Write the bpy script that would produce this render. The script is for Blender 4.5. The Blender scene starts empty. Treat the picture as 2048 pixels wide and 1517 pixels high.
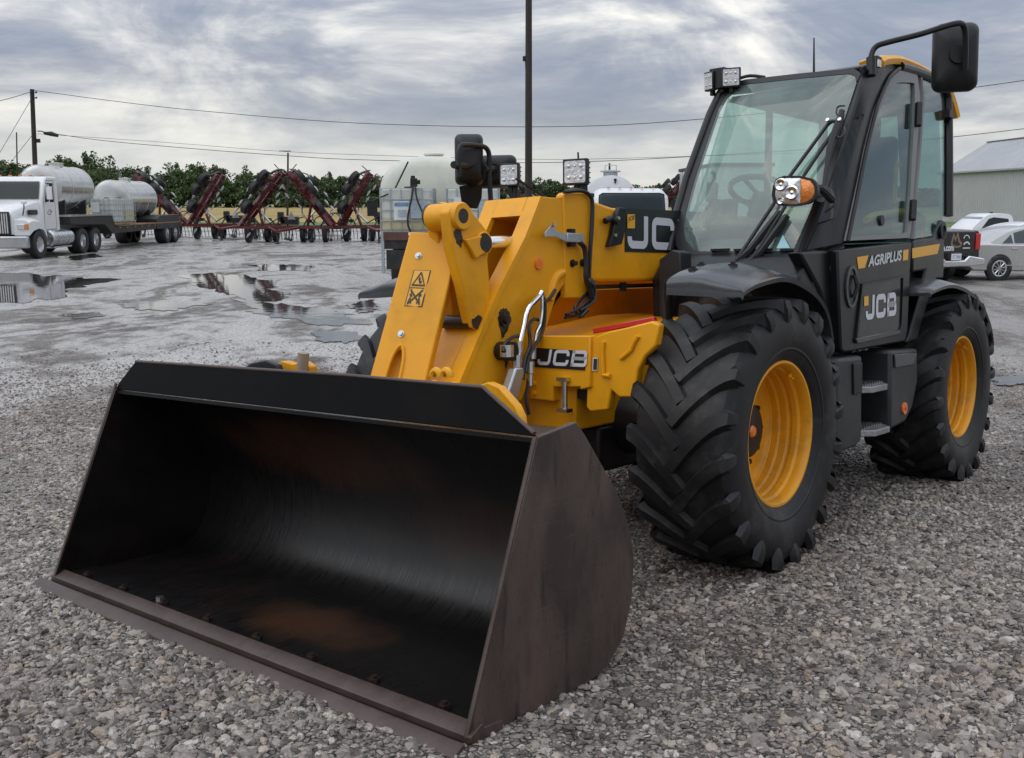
import bpy, bmesh, math, random
import numpy as np
from mathutils import Vector, Matrix, Euler

random.seed(7); rng = np.random.default_rng(7)
S = bpy.context.scene
COL = S.collection
R = math.radians

# ------------------------------------------------------------------ camera
FPX, PITCH, EYE = 1990.6, 0.1777, 1.7705            # focal length in photo pixels, tilt, height
PW, PH = 2048.0, 1517.0
cam_d = bpy.data.cameras.new('camera'); cam = bpy.data.objects.new('camera', cam_d); COL.objects.link(cam)
cam_d.sensor_fit = 'HORIZONTAL'; cam_d.sensor_width = 36.0; cam_d.lens = 36.0 * FPX / PW
cam_d.clip_start = 0.05; cam_d.clip_end = 5000
cam.location = (0, 0, EYE); cam.rotation_euler = (R(90) - PITCH, 0, 0)
S.camera = cam

# ------------------------------------------------------------------ exposure
S.view_settings.view_transform = 'Standard'; S.view_settings.look = 'None'
S.view_settings.gamma = 1; S.view_settings.exposure = 0.0
S.view_settings.use_curve_mapping = False

# ------------------------------------------------------------------ sun and sky
SUN_DIR = Vector((-0.62, -0.25, 0.78)).normalized()      # towards the sun
sun_d = bpy.data.lights.new('sun', 'SUN'); sun = bpy.data.objects.new('sun', sun_d); COL.objects.link(sun)
sun_d.energy = 1.0; sun_d.angle = R(70); sun_d.color = (1.0, 0.97, 0.92)
sun.rotation_euler = SUN_DIR.to_track_quat('Z', 'Y').to_euler(); sun.location = (0, 0, 30)

world = bpy.data.worlds.new('World'); S.world = world; world.use_nodes = True
def sky_nodes():
    nt = world.node_tree; N = nt.nodes; L = nt.links; N.clear()
    out = N.new('ShaderNodeOutputWorld'); bg = N.new('ShaderNodeBackground'); L.new(bg.outputs[0], out.inputs[0])
    tc = N.new('ShaderNodeTexCoord'); sep = N.new('ShaderNodeSeparateXYZ'); L.new(tc.outputs['Generated'], sep.inputs[0])
    def m(op, a, b=None, clamp=False):
        n = N.new('ShaderNodeMath'); n.operation = op; n.use_clamp = clamp
        for i, v in enumerate((a, b)):
            if v is None: continue
            if isinstance(v, (int, float)): n.inputs[i].default_value = v
            else: L.new(v, n.inputs[i])
        return n.outputs[0]
    def mix(f, a, b):
        n = N.new('ShaderNodeMix'); n.data_type = 'RGBA'; n.clamp_factor = True
        if isinstance(f, (int, float)): n.inputs[0].default_value = f
        else: L.new(f, n.inputs[0])
        for i, v in ((6, a), (7, b)):
            if isinstance(v, tuple): n.inputs[i].default_value = v
            else: L.new(v, n.inputs[i])
        return n.outputs[2]
    def ramp(f, stops):
        n = N.new('ShaderNodeValToRGB'); L.new(f, n.inputs[0]); e = n.color_ramp.elements
        while len(e) < len(stops): e.new(0.5)
        for el, (p, c) in zip(e, stops): el.position = p; el.color = c if len(c) == 4 else (*c, 1)
        return n.outputs[0]
    zc = m('MAXIMUM', sep.outputs[2], 0.0)
    def noise(sz, scale, det, rough, dist, off):          # cloud field on the dome, lumps wider than tall
        mpn = N.new('ShaderNodeMapping'); mpn.inputs['Scale'].default_value = (1, 1, sz); mpn.inputs['Location'].default_value = off; L.new(tc.outputs['Generated'], mpn.inputs[0])
        n = N.new('ShaderNodeTexNoise'); L.new(mpn.outputs[0], n.inputs['Vector'])
        n.inputs['Scale'].default_value = scale; n.inputs['Detail'].default_value = det
        n.inputs['Roughness'].default_value = rough; n.inputs['Distortion'].default_value = dist
        return n.outputs['Fac']
    big = noise(3.0, 3.3, 9, 0.58, 0.7, (1.7, .4, .35))
    fine = noise(4.6, 8.0, 8, 0.6, 0.3, (4.2, 2.0, 0))
    c = m('ADD', m('MULTIPLY', big, 0.76), m('MULTIPLY', fine, 0.24))
    cloud = ramp(c, [(0.37, (0.22, 0.26, 0.345)), (0.455, (0.285, 0.32, 0.40)), (0.505, (0.37, 0.395, 0.45)),
                     (0.55, (0.52, 0.535, 0.56)), (0.65, (0.90, 0.875, 0.82))])
    # low over the horizon the cloud deck thins to a pale band
    hz = ramp(sep.outputs[2], [(0.0, (1, 1, 1)), (0.04, (0.85, 0.85, 0.85)), (0.075, (0.25, 0.25, 0.25)), (0.12, (0, 0, 0))])
    cloud = mix(m('MULTIPLY', hz, m('ADD', m('MULTIPLY', fine, 0.9), 0.30)), cloud, (0.88, 0.88, 0.83, 1))
    # overcast: the deck is brighter overhead
    gain = m('ADD', m('MULTIPLY', zc, 2.3), 0.92)
    vm = N.new('ShaderNodeVectorMath'); vm.operation = 'SCALE'; L.new(cloud, vm.inputs[0]); L.new(gain, vm.inputs[3])
    sky = N.new('ShaderNodeTexSky'); sky.sky_type = 'NISHITA'; sky.sun_disc = False
    sky.sun_elevation = math.asin(SUN_DIR.z); sky.sun_rotation = math.atan2(SUN_DIR.x, SUN_DIR.y)
    sk = N.new('ShaderNodeVectorMath'); sk.operation = 'SCALE'; L.new(sky.outputs[0], sk.inputs[0]); sk.inputs[3].default_value = 0.08
    cover = ramp(c, [(0.30, (0.72, 0.72, 0.72)), (0.45, (0.93, 0.93, 0.93)), (1.0, (1, 1, 1))])
    L.new(mix(cover, sk.outputs[0], vm.outputs[0]), bg.inputs[0]); bg.inputs[1].default_value = 1.0
sky_nodes()

# ------------------------------------------------------------------ pixel helpers (photo 2048 x 1517)
CF = np.array([0, math.cos(PITCH), -math.sin(PITCH)]); CU = np.array([0, math.sin(PITCH), math.cos(PITCH)]); CR = np.array([1., 0, 0])
CAMP = np.array([0, 0, EYE])
def ray(u, v): return CR * ((u - PW / 2) / FPX) - CU * ((v - PH / 2) / FPX) + CF
ZF = -0.38                                              # level of the far yard
def wz(u, v, z=ZF):                                     # world point on a level plane
    d = ray(u, v); t = (z - EYE) / d[2]; return CAMP + t * d
def wy(u, v, y):                                        # world point in a vertical plane y = const
    d = ray(u, v); t = y / d[1]; return CAMP + t * d
def px_x(u, y, z=ZF):                                   # world x of column u for a point at (y, z)
    zc = y * CF[1] + (z - EYE) * CF[2]; return (u - PW / 2) / FPX * zc
# machine frame: x forward, y left, z up, origin on the ground under the front axle
TH, RO, PI_ = -2.2747, 0.0646, -0.0606
MROT = Matrix.Rotation(TH, 3, 'Z') @ Matrix.Rotation(RO, 3, 'X') @ Matrix.Rotation(PI_, 3, 'Y')
MT = np.array([0.411, 5.2365, 0.0]); MR = np.array(MROT)
OM = MR.T @ (CAMP - MT)
def mp(u, v, n, d):                                     # pixel -> machine point in plane n.p = d
    if isinstance(n, str): n = {'x': (1, 0, 0), 'y': (0, 1, 0), 'z': (0, 0, 1)}[n]
    n = np.array(n, float); r = MR.T @ ray(u, v); t = (d - n @ OM) / (n @ r); return OM + t * r

# ------------------------------------------------------------------ mesh helpers
class MB:
    def __init__(s): s.v = []; s.f = []
    def add(s, vs, fs):
        o = len(s.v); s.v += [tuple(map(float, p)) for p in vs]; s.f += [tuple(i + o for i in f) for f in fs]; return s
    def box(s, c, d, rot=None, taper=None):
        x, y, z = d[0] / 2, d[1] / 2, d[2] / 2; vs = []
        for i in (-1, 1):
            for j in (-1, 1):
                for k in (-1, 1):
                    t = (taper if (taper and k > 0) else (1, 1))
                    vs.append(Vector((i * x * t[0], j * y * t[1], k * z)))
        if rot: e = Euler(rot).to_matrix(); vs = [e @ p for p in vs]
        return s.add([p + Vector(c) for p in vs], [(0, 1, 3, 2), (4, 6, 7, 5), (0, 4, 5, 1), (2, 3, 7, 6), (0, 2, 6, 4), (1, 5, 7, 3)])
    def bb(s, a, b):
        return s.box([(p + q) / 2 for p, q in zip(a, b)], [abs(q - p) for p, q in zip(a, b)])
    def prism(s, poly, off):                             # 3-D polygon pushed along off
        n = len(poly); a = [np.array(p, float) for p in poly]; b = [p + np.array(off, float) for p in a]
        fs = [tuple(range(n)), tuple(reversed(range(n, 2 * n)))]
        fs += [(i, i + n, (i + 1) % n + n, (i + 1) % n) for i in range(n)]
        return s.add(a + b, fs)
    def prof(s, poly, ax, a, b):                         # 2-D polygon extruded along ax from a to b
        m = {'x': lambda p, t: (t, p[0], p[1]), 'y': lambda p, t: (p[0], t, p[1]), 'z': lambda p, t: (p[0], p[1], t)}[ax]
        off = {'x': (b - a, 0, 0), 'y': (0, b - a, 0), 'z': (0, 0, b - a)}[ax]
        return s.prism([m(p, a) for p in poly], off)
    def tube(s, path, r, n=8, caps=True):
        P = [Vector(p) for p in path]; rr = r if isinstance(r, (list, tuple)) else [r] * len(P)
        up = None; rings = []
        for i, p in enumerate(P):
            t = ((P[min(i + 1, len(P) - 1)] - p).normalized() + (p - P[max(i - 1, 0)]).normalized())
            if t.length < 1e-6: t = Vector((0, 0, 1))
            t.normalize()
            if up is None:
                a = Vector((0, 0, 1)) if abs(t.z) < .9 else Vector((1, 0, 0)); up = (a - t * a.dot(t)).normalized()
            else:
                up = up - t * up.dot(t); up = up.normalized() if up.length > 1e-6 else t.orthogonal().normalized()
            w = t.cross(up)
            rings.append([p + (up * math.cos(q) + w * math.sin(q)) * rr[i] for q in [2 * math.pi * k / n for k in range(n)]])
        vs = [q for g in rings for q in g]; fs = []
        for i in range(len(P) - 1):
            for k in range(n): fs.append((i * n + k, i * n + (k + 1) % n, (i + 1) * n + (k + 1) % n, (i + 1) * n + k))
        if caps: fs += [tuple(reversed(range(n))), tuple(range((len(P) - 1) * n, len(P) * n))]
        return s.add(vs, fs)
    def lathe(s, prof, c=(0, 0, 0), ax='y', n=48, sgn=1, close=False):   # prof: (radius, height along axis)
        vs = []; m = len(prof)
        for k in range(n):
            a = 2 * math.pi * k / n; ca, sa = math.cos(a), math.sin(a)
            for r, h in prof:
                h *= sgn
                q = {'y': (r * ca, h, r * sa), 'x': (h, r * ca, r * sa), 'z': (r * ca, r * sa, h)}[ax]
                vs.append((q[0] + c[0], q[1] + c[1], q[2] + c[2]))
        fs = []; mm = m if close else m - 1
        for k in range(n):
            for i in range(mm):
                j = (i + 1) % m; k2 = (k + 1) % n
                fs.append((k * m + i, k * m + j, k2 * m + j, k2 * m + i))
        return s.add(vs, fs)
    def cyl(s, a, b, r, n=20, r2=None): return s.tube([a, b], [r, r if r2 is None else r2], n)
    def grid(s, rows):                                   # rows of points -> quad sheet
        n = len(rows[0]); vs = [p for r in rows for p in r]
        return s.add(vs, [(i * n + k, i * n + k + 1, (i + 1) * n + k + 1, (i + 1) * n + k) for i in range(len(rows) - 1) for k in range(n - 1)])
    def ring(s, outer, inner, off):                      # plate with a hole, both outlines resampled alike
        n = len(outer); o = [np.array(p, float) for p in outer]; i = [np.array(p, float) for p in inner]; off = np.array(off, float)
        vs = o + i + [p + off for p in o] + [p + off for p in i]; fs = []
        for k in range(n):
            j = (k + 1) % n
            fs += [(k, j, n + j, n + k), (2 * n + k, 3 * n + k, 3 * n + j, 2 * n + j), (k, 2 * n + k, 2 * n + j, j), (n + k, n + j, 3 * n + j, 3 * n + k)]
        return s.add(vs, fs)
    def mesh(s, name, smooth=35):
        me = bpy.data.meshes.new(name); me.from_pydata(s.v, [], s.f)
        bm = bmesh.new(); bm.from_mesh(me); bmesh.ops.recalc_face_normals(bm, faces=bm.faces); bm.to_mesh(me); bm.free()
        if smooth:
            me.polygons.foreach_set('use_smooth', [True] * len(me.polygons)); me.set_sharp_from_angle(angle=R(smooth))
        return me
    def build(s, name, mat, parent=None, smooth=35, bevel=0, seg=2):
        me = s.mesh(name, smooth); me.materials.append(mat)
        o = bpy.data.objects.new(name, me); COL.objects.link(o); o.parent = parent
        if bevel:
            b = o.modifiers.new('bevel', 'BEVEL'); b.width = bevel; b.segments = seg; b.limit_method = 'ANGLE'; b.angle_limit = R(40)
            b.harden_normals = False
        return o
def resample(pts, n, closed=True):
    p = [np.array(q, float) for q in pts]
    if closed: p = p + [p[0]]
    d = [0]
    for a, b in zip(p, p[1:]): d.append(d[-1] + np.linalg.norm(b - a))
    out = []; tot = d[-1]
    for k in range(n):
        t = tot * k / (n if closed else n - 1); i = min(max(np.searchsorted(d, t, side='right') - 1, 0), len(p) - 2)
        w = (t - d[i]) / max(d[i + 1] - d[i], 1e-9); out.append(p[i] * (1 - w) + p[i + 1] * w)
    return out
def smooth_path(pts, n=6):                               # Catmull-Rom through the points
    P = [np.array(p, float) for p in pts]; P = [2 * P[0] - P[1]] + P + [2 * P[-1] - P[-2]]; out = []
    for i in range(1, len(P) - 2):
        for k in range(n):
            t = k / n
            out.append(.5 * ((2 * P[i]) + (-P[i - 1] + P[i + 1]) * t + (2 * P[i - 1] - 5 * P[i] + 4 * P[i + 1] - P[i + 2]) * t * t + (-P[i - 1] + 3 * P[i] - 3 * P[i + 1] + P[i + 2]) * t ** 3))
    return out + [P[-2]]
def arc(cx, cy, r, a0, a1, n=8): return [(cx + r * math.cos(R(a0 + (a1 - a0) * k / n)), cy + r * math.sin(R(a0 + (a1 - a0) * k / n))) for k in range(n + 1)]
def rrect(x0, y0, x1, y1, r, n=4):
    return arc(x1 - r, y0 + r, r, -90, 0, n) + arc(x1 - r, y1 - r, r, 0, 90, n) + arc(x0 + r, y1 - r, r, 90, 180, n) + arc(x0 + r, y0 + r, r, 180, 270, n)
def thing(name, label, cat, loc=(0, 0, 0), rz=0, group=None):
    o = bpy.data.objects.new(name, None); COL.objects.link(o); o.location = loc; o.rotation_euler = (0, 0, rz); o.empty_display_size = .2
    o['label'] = label; o['category'] = cat
    if group: o['group'] = group
    return o
def tag(o, label, cat, group=None):
    o['label'] = label; o['category'] = cat
    if group: o['group'] = group
    return o
def copy_tree(o, parent=None):
    c = o.copy(); COL.objects.link(c); c.parent = parent
    for ch in [k for k in o.children]: copy_tree(ch, c)
    return c
def share(o, parent, loc=(0, 0, 0), rot=(0, 0, 0), name=None):
    c = bpy.data.objects.new(name or o.name.split('.')[0], o.data); COL.objects.link(c); c.parent = parent; c.location = loc; c.rotation_euler = rot
    for m in o.modifiers:
        if m.type == 'BEVEL':
            b = c.modifiers.new('bevel', 'BEVEL'); b.width = m.width; b.segments = m.segments; b.limit_method = 'ANGLE'; b.angle_limit = m.angle_limit
    return c
def text_geo(body, size=1.0, bold=0.0, shear=0.0):       # built-in font -> (verts 2-D, faces)
    cu = bpy.data.curves.new('t', 'FONT'); cu.body = body; cu.size = size; cu.offset = bold; cu.shear = shear; cu.resolution_u = 3
    o = bpy.data.objects.new('t', cu); COL.objects.link(o); me = o.to_mesh()
    v = [(p.co.x, p.co.y) for p in me.vertices]; f = [tuple(p.vertices) for p in me.polygons]
    o.to_mesh_clear(); bpy.data.objects.remove(o); bpy.data.curves.remove(cu); return v, f
def fit_text(body, w, h, bold=0.0, shear=0.0):           # scaled to fill w x h with origin bottom left
    v, f = text_geo(body, 1.0, bold, shear); a = np.array(v); lo = a.min(0); hi = a.max(0)
    return [((x - lo[0]) / (hi[0] - lo[0]) * w, (y - lo[1]) / (hi[1] - lo[1]) * h) for x, y in v], f
def ribbon(path, w):                                     # flat stroke of width w
    P = [np.array(p, float) for p in path]; Lh = []; Rh = []
    for i, p in enumerate(P):
        a = P[max(i - 1, 0)]; b = P[min(i + 1, len(P) - 1)]
        d1 = p - a if i > 0 else b - p; d2 = b - p if i < len(P) - 1 else p - a
        d1 = d1 / np.linalg.norm(d1); d2 = d2 / np.linalg.norm(d2); t = d1 + d2; t = t / np.linalg.norm(t)
        n = np.array([-t[1], t[0]]); k = 1 / max(.5, float(np.dot(n, [-d1[1], d1[0]])))
        Lh.append(p + n * w / 2 * k); Rh.append(p - n * w / 2 * k)
    m = len(P); return [tuple(q) for q in Lh + Rh], [(i, i + 1, m + i + 1, m + i) for i in range(m - 1)]
def block_logo(W, H, t=.24):                             # three heavy letters  J C B  in a W x H box
    v = []; f = []; gap = .07 * W; lw = [.27 * W, .315 * W, .315 * W]; x = 0; T = t * H
    def put(vv, ff):
        o = len(v); v.extend(vv); f.extend(tuple(i + o for i in q) for q in ff)
    for ch, w in zip('JCB', lw):
        x0, x1, y0, y1 = x + T / 2, x + w - T / 2, T / 2, H - T / 2; r = .17 * H
        if ch == 'J': put(*ribbon([(x1, H)] + arc(x1 - r, y0 + r, r, 0, -90, 5) + arc(x0 + r, y0 + r, r, -90, -180, 5) + [(x0, .36 * H)], T))
        if ch == 'C': put(*ribbon([(x1, .62 * H)] + arc(x1 - r, y1 - r, r, 0, 90, 5) + arc(x0 + r, y1 - r, r, 90, 180, 5) + arc(x0 + r, y0 + r, r, 180, 270, 5) + arc(x1 - r, y0 + r, r, 270, 360, 5) + [(x1, .38 * H)], T))
        if ch == 'B':
            ym = H / 2; r2 = .13 * H
            put(*ribbon([(x0 - T / 2, y0)] + arc(x1 - r2, y0 + r2, r2, -90, 0, 5) + arc(x1 - r2, ym - r2 * .9, r2 * .9, 0, 90, 5) + [(x0, ym)], T))
            put(*ribbon([(x0, ym)] + arc(x1 - .02 * W - r2, ym + r2 * .9, r2 * .9, -90, 0, 5) + arc(x1 - .02 * W - r2, y1 - r2, r2, 0, 90, 5) + [(x0 - T / 2, y1)], T))
            put([(x, 0), (x + T, 0), (x + T, H), (x, H)], [(0, 1, 2, 3)])
        x += w + gap * .75
    return v, f
def decal(geo, fn, name, mat, parent):                   # flat mark: fn maps 2-D to 3-D
    mb = MB(); mb.add([fn(*p) for p in geo[0]], geo[1])
    me = bpy.data.meshes.new(name); me.from_pydata(mb.v, [], mb.f); me.materials.append(mat)
    o = bpy.data.objects.new(name, me); COL.objects.link(o); o.parent = parent; return o

# ------------------------------------------------------------------ materials
MATS = {}
def mat(name, col, rough=.5, metal=0.0, var=.12, scale=6.0, bump=0.0, bscale=60.0, coat=0.0, dirt=None, dirt_amt=.5, dirt_scale=3.0, stretch=(1, 1, 1), spec=.5, rvar=.1):
    m = bpy.data.materials.new(name); m.use_nodes = True; nt = m.node_tree; N = nt.nodes; L = nt.links
    b = N['Principled BSDF']; b.inputs['Roughness'].default_value = rough; b.inputs['Metallic'].default_value = metal
    b.inputs['Coat Weight'].default_value = coat; b.inputs['Coat Roughness'].default_value = .08; b.inputs['Specular IOR Level'].default_value = spec
    tc = N.new('ShaderNodeTexCoord'); mpn = N.new('ShaderNodeMapping'); mpn.inputs['Scale'].default_value = stretch; L.new(tc.outputs['Object'], mpn.inputs[0])
    n1 = N.new('ShaderNodeTexNoise'); n1.inputs['Scale'].default_value = scale; n1.inputs['Detail'].default_value = 6; n1.inputs['Roughness'].default_value = .62; L.new(mpn.outputs[0], n1.inputs['Vector'])
    rp = N.new('ShaderNodeValToRGB'); L.new(n1.outputs['Fac'], rp.inputs[0]); e = rp.color_ramp.elements
    e[0].position = .3; e[0].color = (*[c * (1 - var) for c in col], 1); e[1].position = .72; e[1].color = (*[min(1, c * (1 + var)) for c in col], 1)
    last = rp.outputs[0]
    if dirt:
        n2 = N.new('ShaderNodeTexNoise'); n2.inputs['Scale'].default_value = dirt_scale; n2.inputs['Detail'].default_value = 9; n2.inputs['Roughness'].default_value = .7; L.new(mpn.outputs[0], n2.inputs['Vector'])
        r2 = N.new('ShaderNodeValToRGB'); L.new(n2.outputs['Fac'], r2.inputs[0]); r2.color_ramp.elements[0].position = .5; r2.color_ramp.elements[0].color = (0, 0, 0, 1)
        r2.color_ramp.elements[1].position = .68; r2.color_ramp.elements[1].color = (dirt_amt,) * 3 + (1,)
        mx = N.new('ShaderNodeMix'); mx.data_type = 'RGBA'; L.new(r2.outputs[0], mx.inputs[0]); L.new(last, mx.inputs[6]); mx.inputs[7].default_value = (*dirt, 1); last = mx.outputs[2]
    L.new(last, b.inputs['Base Color'])
    mr = N.new('ShaderNodeMapRange'); L.new(n1.outputs['Fac'], mr.inputs[0]); mr.inputs[3].default_value = max(.02, rough - rvar); mr.inputs[4].default_value = min(1, rough + rvar); L.new(mr.outputs[0], b.inputs['Roughness'])
    if bump:
        n3 = N.new('ShaderNodeTexNoise'); n3.inputs['Scale'].default_value = bscale; n3.inputs['Detail'].default_value = 5; L.new(mpn.outputs[0], n3.inputs['Vector'])
        bp = N.new('ShaderNodeBump'); bp.inputs['Strength'].default_value = bump; bp.inputs['Distance'].default_value = .01; L.new(n3.outputs['Fac'], bp.inputs['Height']); L.new(bp.outputs[0], b.inputs['Normal'])
    MATS[name] = m; return m
def glass_mat(name, tint, refl=1.0, rough=0.0, body=0.0, body_col=(.5, .6, .55)):
    m = bpy.data.materials.new(name); m.use_nodes = True; nt = m.node_tree; N = nt.nodes; L = nt.links; N.clear()
    out = N.new('ShaderNodeOutputMaterial'); tr = N.new('ShaderNodeBsdfTransparent'); tr.inputs[0].default_value = (*tint, 1)
    gl = N.new('ShaderNodeBsdfGlossy'); gl.inputs['Roughness'].default_value = rough; gl.inputs[0].default_value = (refl, refl, refl, 1)
    ge = N.new('ShaderNodeNewGeometry'); dt = N.new('ShaderNodeVectorMath'); dt.operation = 'DOT_PRODUCT'; L.new(ge.outputs['Normal'], dt.inputs[0]); L.new(ge.outputs['Incoming'], dt.inputs[1])
    def mth(op, x, y=None):
        n = N.new('ShaderNodeMath'); n.operation = op
        for i, v in enumerate((x, y)):
            if v is None: continue
            if isinstance(v, (int, float)): n.inputs[i].default_value = v
            else: L.new(v, n.inputs[i])
        return n.outputs[0]
    c = mth('POWER', mth('SUBTRACT', 1.0, mth('ABSOLUTE', dt.outputs['Value'])), 5.0)         # Schlick, same from both faces
    mx = N.new('ShaderNodeMixShader'); L.new(mth('ADD', mth('MULTIPLY', c, .93), .07), mx.inputs[0])
    base = tr.outputs[0]
    if body:
        df = N.new('ShaderNodeBsdfDiffuse'); df.inputs[0].default_value = (*body_col, 1); m2 = N.new('ShaderNodeMixShader')
        tc = N.new('ShaderNodeTexCoord'); n = N.new('ShaderNodeTexNoise'); n.inputs['Scale'].default_value = 5; n.inputs['Detail'].default_value = 6; L.new(tc.outputs['Object'], n.inputs['Vector'])
        mr = N.new('ShaderNodeMapRange'); L.new(n.outputs['Fac'], mr.inputs[0]); mr.inputs[3].default_value = body * .4; mr.inputs[4].default_value = body * 1.6; L.new(mr.outputs[0], m2.inputs[0])
        L.new(tr.outputs[0], m2.inputs[1]); L.new(df.outputs[0], m2.inputs[2]); base = m2.outputs[0]
    L.new(base, mx.inputs[1]); L.new(gl.outputs[0], mx.inputs[2]); L.new(mx.outputs[0], out.inputs[0])
    return m

YEL = mat('yellow_paint', (.78, .35, .009), .36, 0, .06, 3, .03, 90, .0, (.36, .17, .015), .40, 2.2, spec=.35)
YRIM = mat('yellow_rim_paint', (.76, .33, .008), .48, 0, .08, 5, .0, 80, 0, (.25, .14, .03), .5, 4)
BLK = mat('black_plastic', (.009, .0095, .0105), .45, 0, .25, 9, .05, 300, 0, (.03, .03, .03), .35, 4, spec=.4)
CABK = mat('black_cab_paint', (.006, .0065, .008), .34, 0, .2, 5, .03, 200, .0, (.022, .022, .022), .3, 3, spec=.4)
GRYP = mat('grey_fender_plastic', (.040, .042, .047), .15, 0, .2, 7, .06, 200, 0, (.10, .10, .10), .4, 3)
DGREY = mat('dark_grey_plastic', (.020, .021, .023), .48, 0, .2, 8, .05, 200, 0, (.07, .07, .07), .4, 3)
FRAMEG = mat('grey_door_frame', (.17, .172, .178), .42, 0, .12, 6)
RUB = mat('tyre_rubber', (.0085, .0087, .0095), .52, 0, .4, 9, .12, 110, 0, (.05, .048, .045), .7, 6, spec=.40)
def dark_bucket_steel():
    m = mat('bucket_inside_steel', (.0042, .0040, .0042), .34, .0, .3, 3, .05, 40, 0, (.020, .011, .007), .5, 1.4, spec=.42)
    nt = m.node_tree; N = nt.nodes; L = nt.links; b = N['Principled BSDF']; prev = b.inputs['Base Color'].links[0].from_socket
    tc = N.new('ShaderNodeTexCoord'); nz = N.new('ShaderNodeTexNoise'); nz.inputs['Scale'].default_value = 5; nz.inputs['Detail'].default_value = 8; L.new(tc.outputs['Object'], nz.inputs['Vector'])
    for (c, s, col, amt) in (((2.02, .18, .02), (.24, .42, .25), (.048, .021, .010), .85), ((1.60, -.30, .62), (.30, .85, .22), (.045, .020, .011), .8), ((1.55, .75, .35), (.2, .6, .2), (.03, .016, .011), .7)):   # rust left where wet material lay
        mpn = N.new('ShaderNodeMapping'); mpn.vector_type = 'TEXTURE'; mpn.inputs['Location'].default_value = c; mpn.inputs['Scale'].default_value = s; L.new(tc.outputs['Object'], mpn.inputs[0])
        ln = N.new('ShaderNodeVectorMath'); ln.operation = 'LENGTH'; L.new(mpn.outputs[0], ln.inputs[0])
        ad = N.new('ShaderNodeMath'); ad.operation = 'MULTIPLY_ADD'; L.new(nz.outputs['Fac'], ad.inputs[0]); ad.inputs[1].default_value = .9; L.new(ln.outputs['Value'], ad.inputs[2])
        mr = N.new('ShaderNodeMapRange'); mr.interpolation_type = 'SMOOTHSTEP'; L.new(ad.outputs[0], mr.inputs[0]); mr.inputs[1].default_value = .75; mr.inputs[2].default_value = 1.5; mr.inputs[3].default_value = amt; mr.inputs[4].default_value = 0
        mx = N.new('ShaderNodeMix'); mx.data_type = 'RGBA'; L.new(mr.outputs[0], mx.inputs[0]); L.new(prev, mx.inputs[6]); mx.inputs[7].default_value = (*col, 1); prev = mx.outputs[2]
    L.new(prev, b.inputs['Base Color'])
    # fine scrape lines left by loading
    mp2 = N.new('ShaderNodeMapping'); mp2.inputs['Scale'].default_value = (3, 60, 3); mp2.inputs['Rotation'].default_value = (0, 0, .2); L.new(tc.outputs['Object'], mp2.inputs[0]); n4 = N.new('ShaderNodeTexNoise'); n4.inputs['Scale'].default_value = 2.5; n4.inputs['Detail'].default_value = 5; L.new(mp2.outputs[0], n4.inputs['Vector'])
    r4 = N.new('ShaderNodeMapRange'); L.new(n4.outputs['Fac'], r4.inputs[0]); r4.inputs[1].default_value = .35; r4.inputs[2].default_value = .65; r4.inputs[3].default_value = .26; r4.inputs[4].default_value = .44; L.new(r4.outputs[0], b.inputs['Roughness'])
    return m
STEELB = dark_bucket_steel()
LIPM = mat('dull_black_lip', (.0035, .0035, .0035), .6, 0, .35, 4, .1, 60, 0, (.008, .007, .0065), .5, 3, spec=.05)
def scratched_steel():
    m = mat('bucket_outside_steel', (.080, .054, .043), .44, .1, .32, 5, .2, 60, 0, (.014, .010, .009), .9, 2.4, (1.0, 1.0, .42))
    nt = m.node_tree; N = nt.nodes; L = nt.links; b = N['Principled BSDF']; src = b.inputs['Base Color'].links[0].from_socket
    tc = N.new('ShaderNodeTexCoord')
    def lay(sc, scale, lo, hi, col, prev, det=4, dist=0.0):
        mpn = N.new('ShaderNodeMapping'); mpn.inputs['Scale'].default_value = sc; mpn.inputs['Rotation'].default_value = (0, dist, 0); L.new(tc.outputs['Object'], mpn.inputs[0])
        n = N.new('ShaderNodeTexNoise'); n.inputs['Scale'].default_value = scale; n.inputs['Detail'].default_value = det; L.new(mpn.outputs[0], n.inputs['Vector'])
        r = N.new('ShaderNodeValToRGB'); L.new(n.outputs['Fac'], r.inputs[0]); r.color_ramp.elements[0].position = lo; r.color_ramp.elements[0].color = (0, 0, 0, 1); r.color_ramp.elements[1].position = hi; r.color_ramp.elements[1].color = (.8, .8, .8, 1)
        mx = N.new('ShaderNodeMix'); mx.data_type = 'RGBA'; L.new(r.outputs[0], mx.inputs[0]); L.new(prev, mx.inputs[6]); mx.inputs[7].default_value = (*col, 1); return mx.outputs[2]
    c = lay((1.3, 1, .7), 2.6, .46, .60, (.030, .021, .018), src, 9)     # large dark stains
    c = lay((5, 1, .9), 4, .58, .68, (.020, .015, .013), c, 9)            # dark runs down the plate
    c = lay((38, 1, 9), 3, .60, .70, (.030, .024, .022), c)               # short dark flecks
    c = lay((2.5, 1, 110), 2.2, .62, .72, (.10, .078, .068), c, 6, .55)        # pale slanting scratches
    L.new(c, b.inputs['Base Color']); return m
STEELO = scratched_steel()
EDGE = mat('worn_cutting_edge', (.080, .056, .049), .42, .25, .2, 6, .1, 60, 0, (.045, .028, .022), .7, 5)
BARE = mat('bright_bare_steel', (.60, .60, .60), .28, 1, .1, 10)
CHROME = mat('chromed_pipe', (.75, .76, .78), .16, 1, .06, 12)
GALV = mat('galvanised_bracket', (.46, .50, .53), .38, .8, .08, 30)
GREASE = mat('dark_grease', (.022, .014, .010), .35, 0, .3, 20, .3, 80)
HOSE = mat('black_hose', (.012, .012, .013), .4, 0, .2, 20)
LGREY = mat('light_grey_print', (.62, .63, .66), .4, 0, .03)
WPRINT = mat('white_print', (.80, .80, .80), .4, 0, .03)
YPRINT = mat('yellow_print', (.78, .40, .03), .4, 0, .04)
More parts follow.
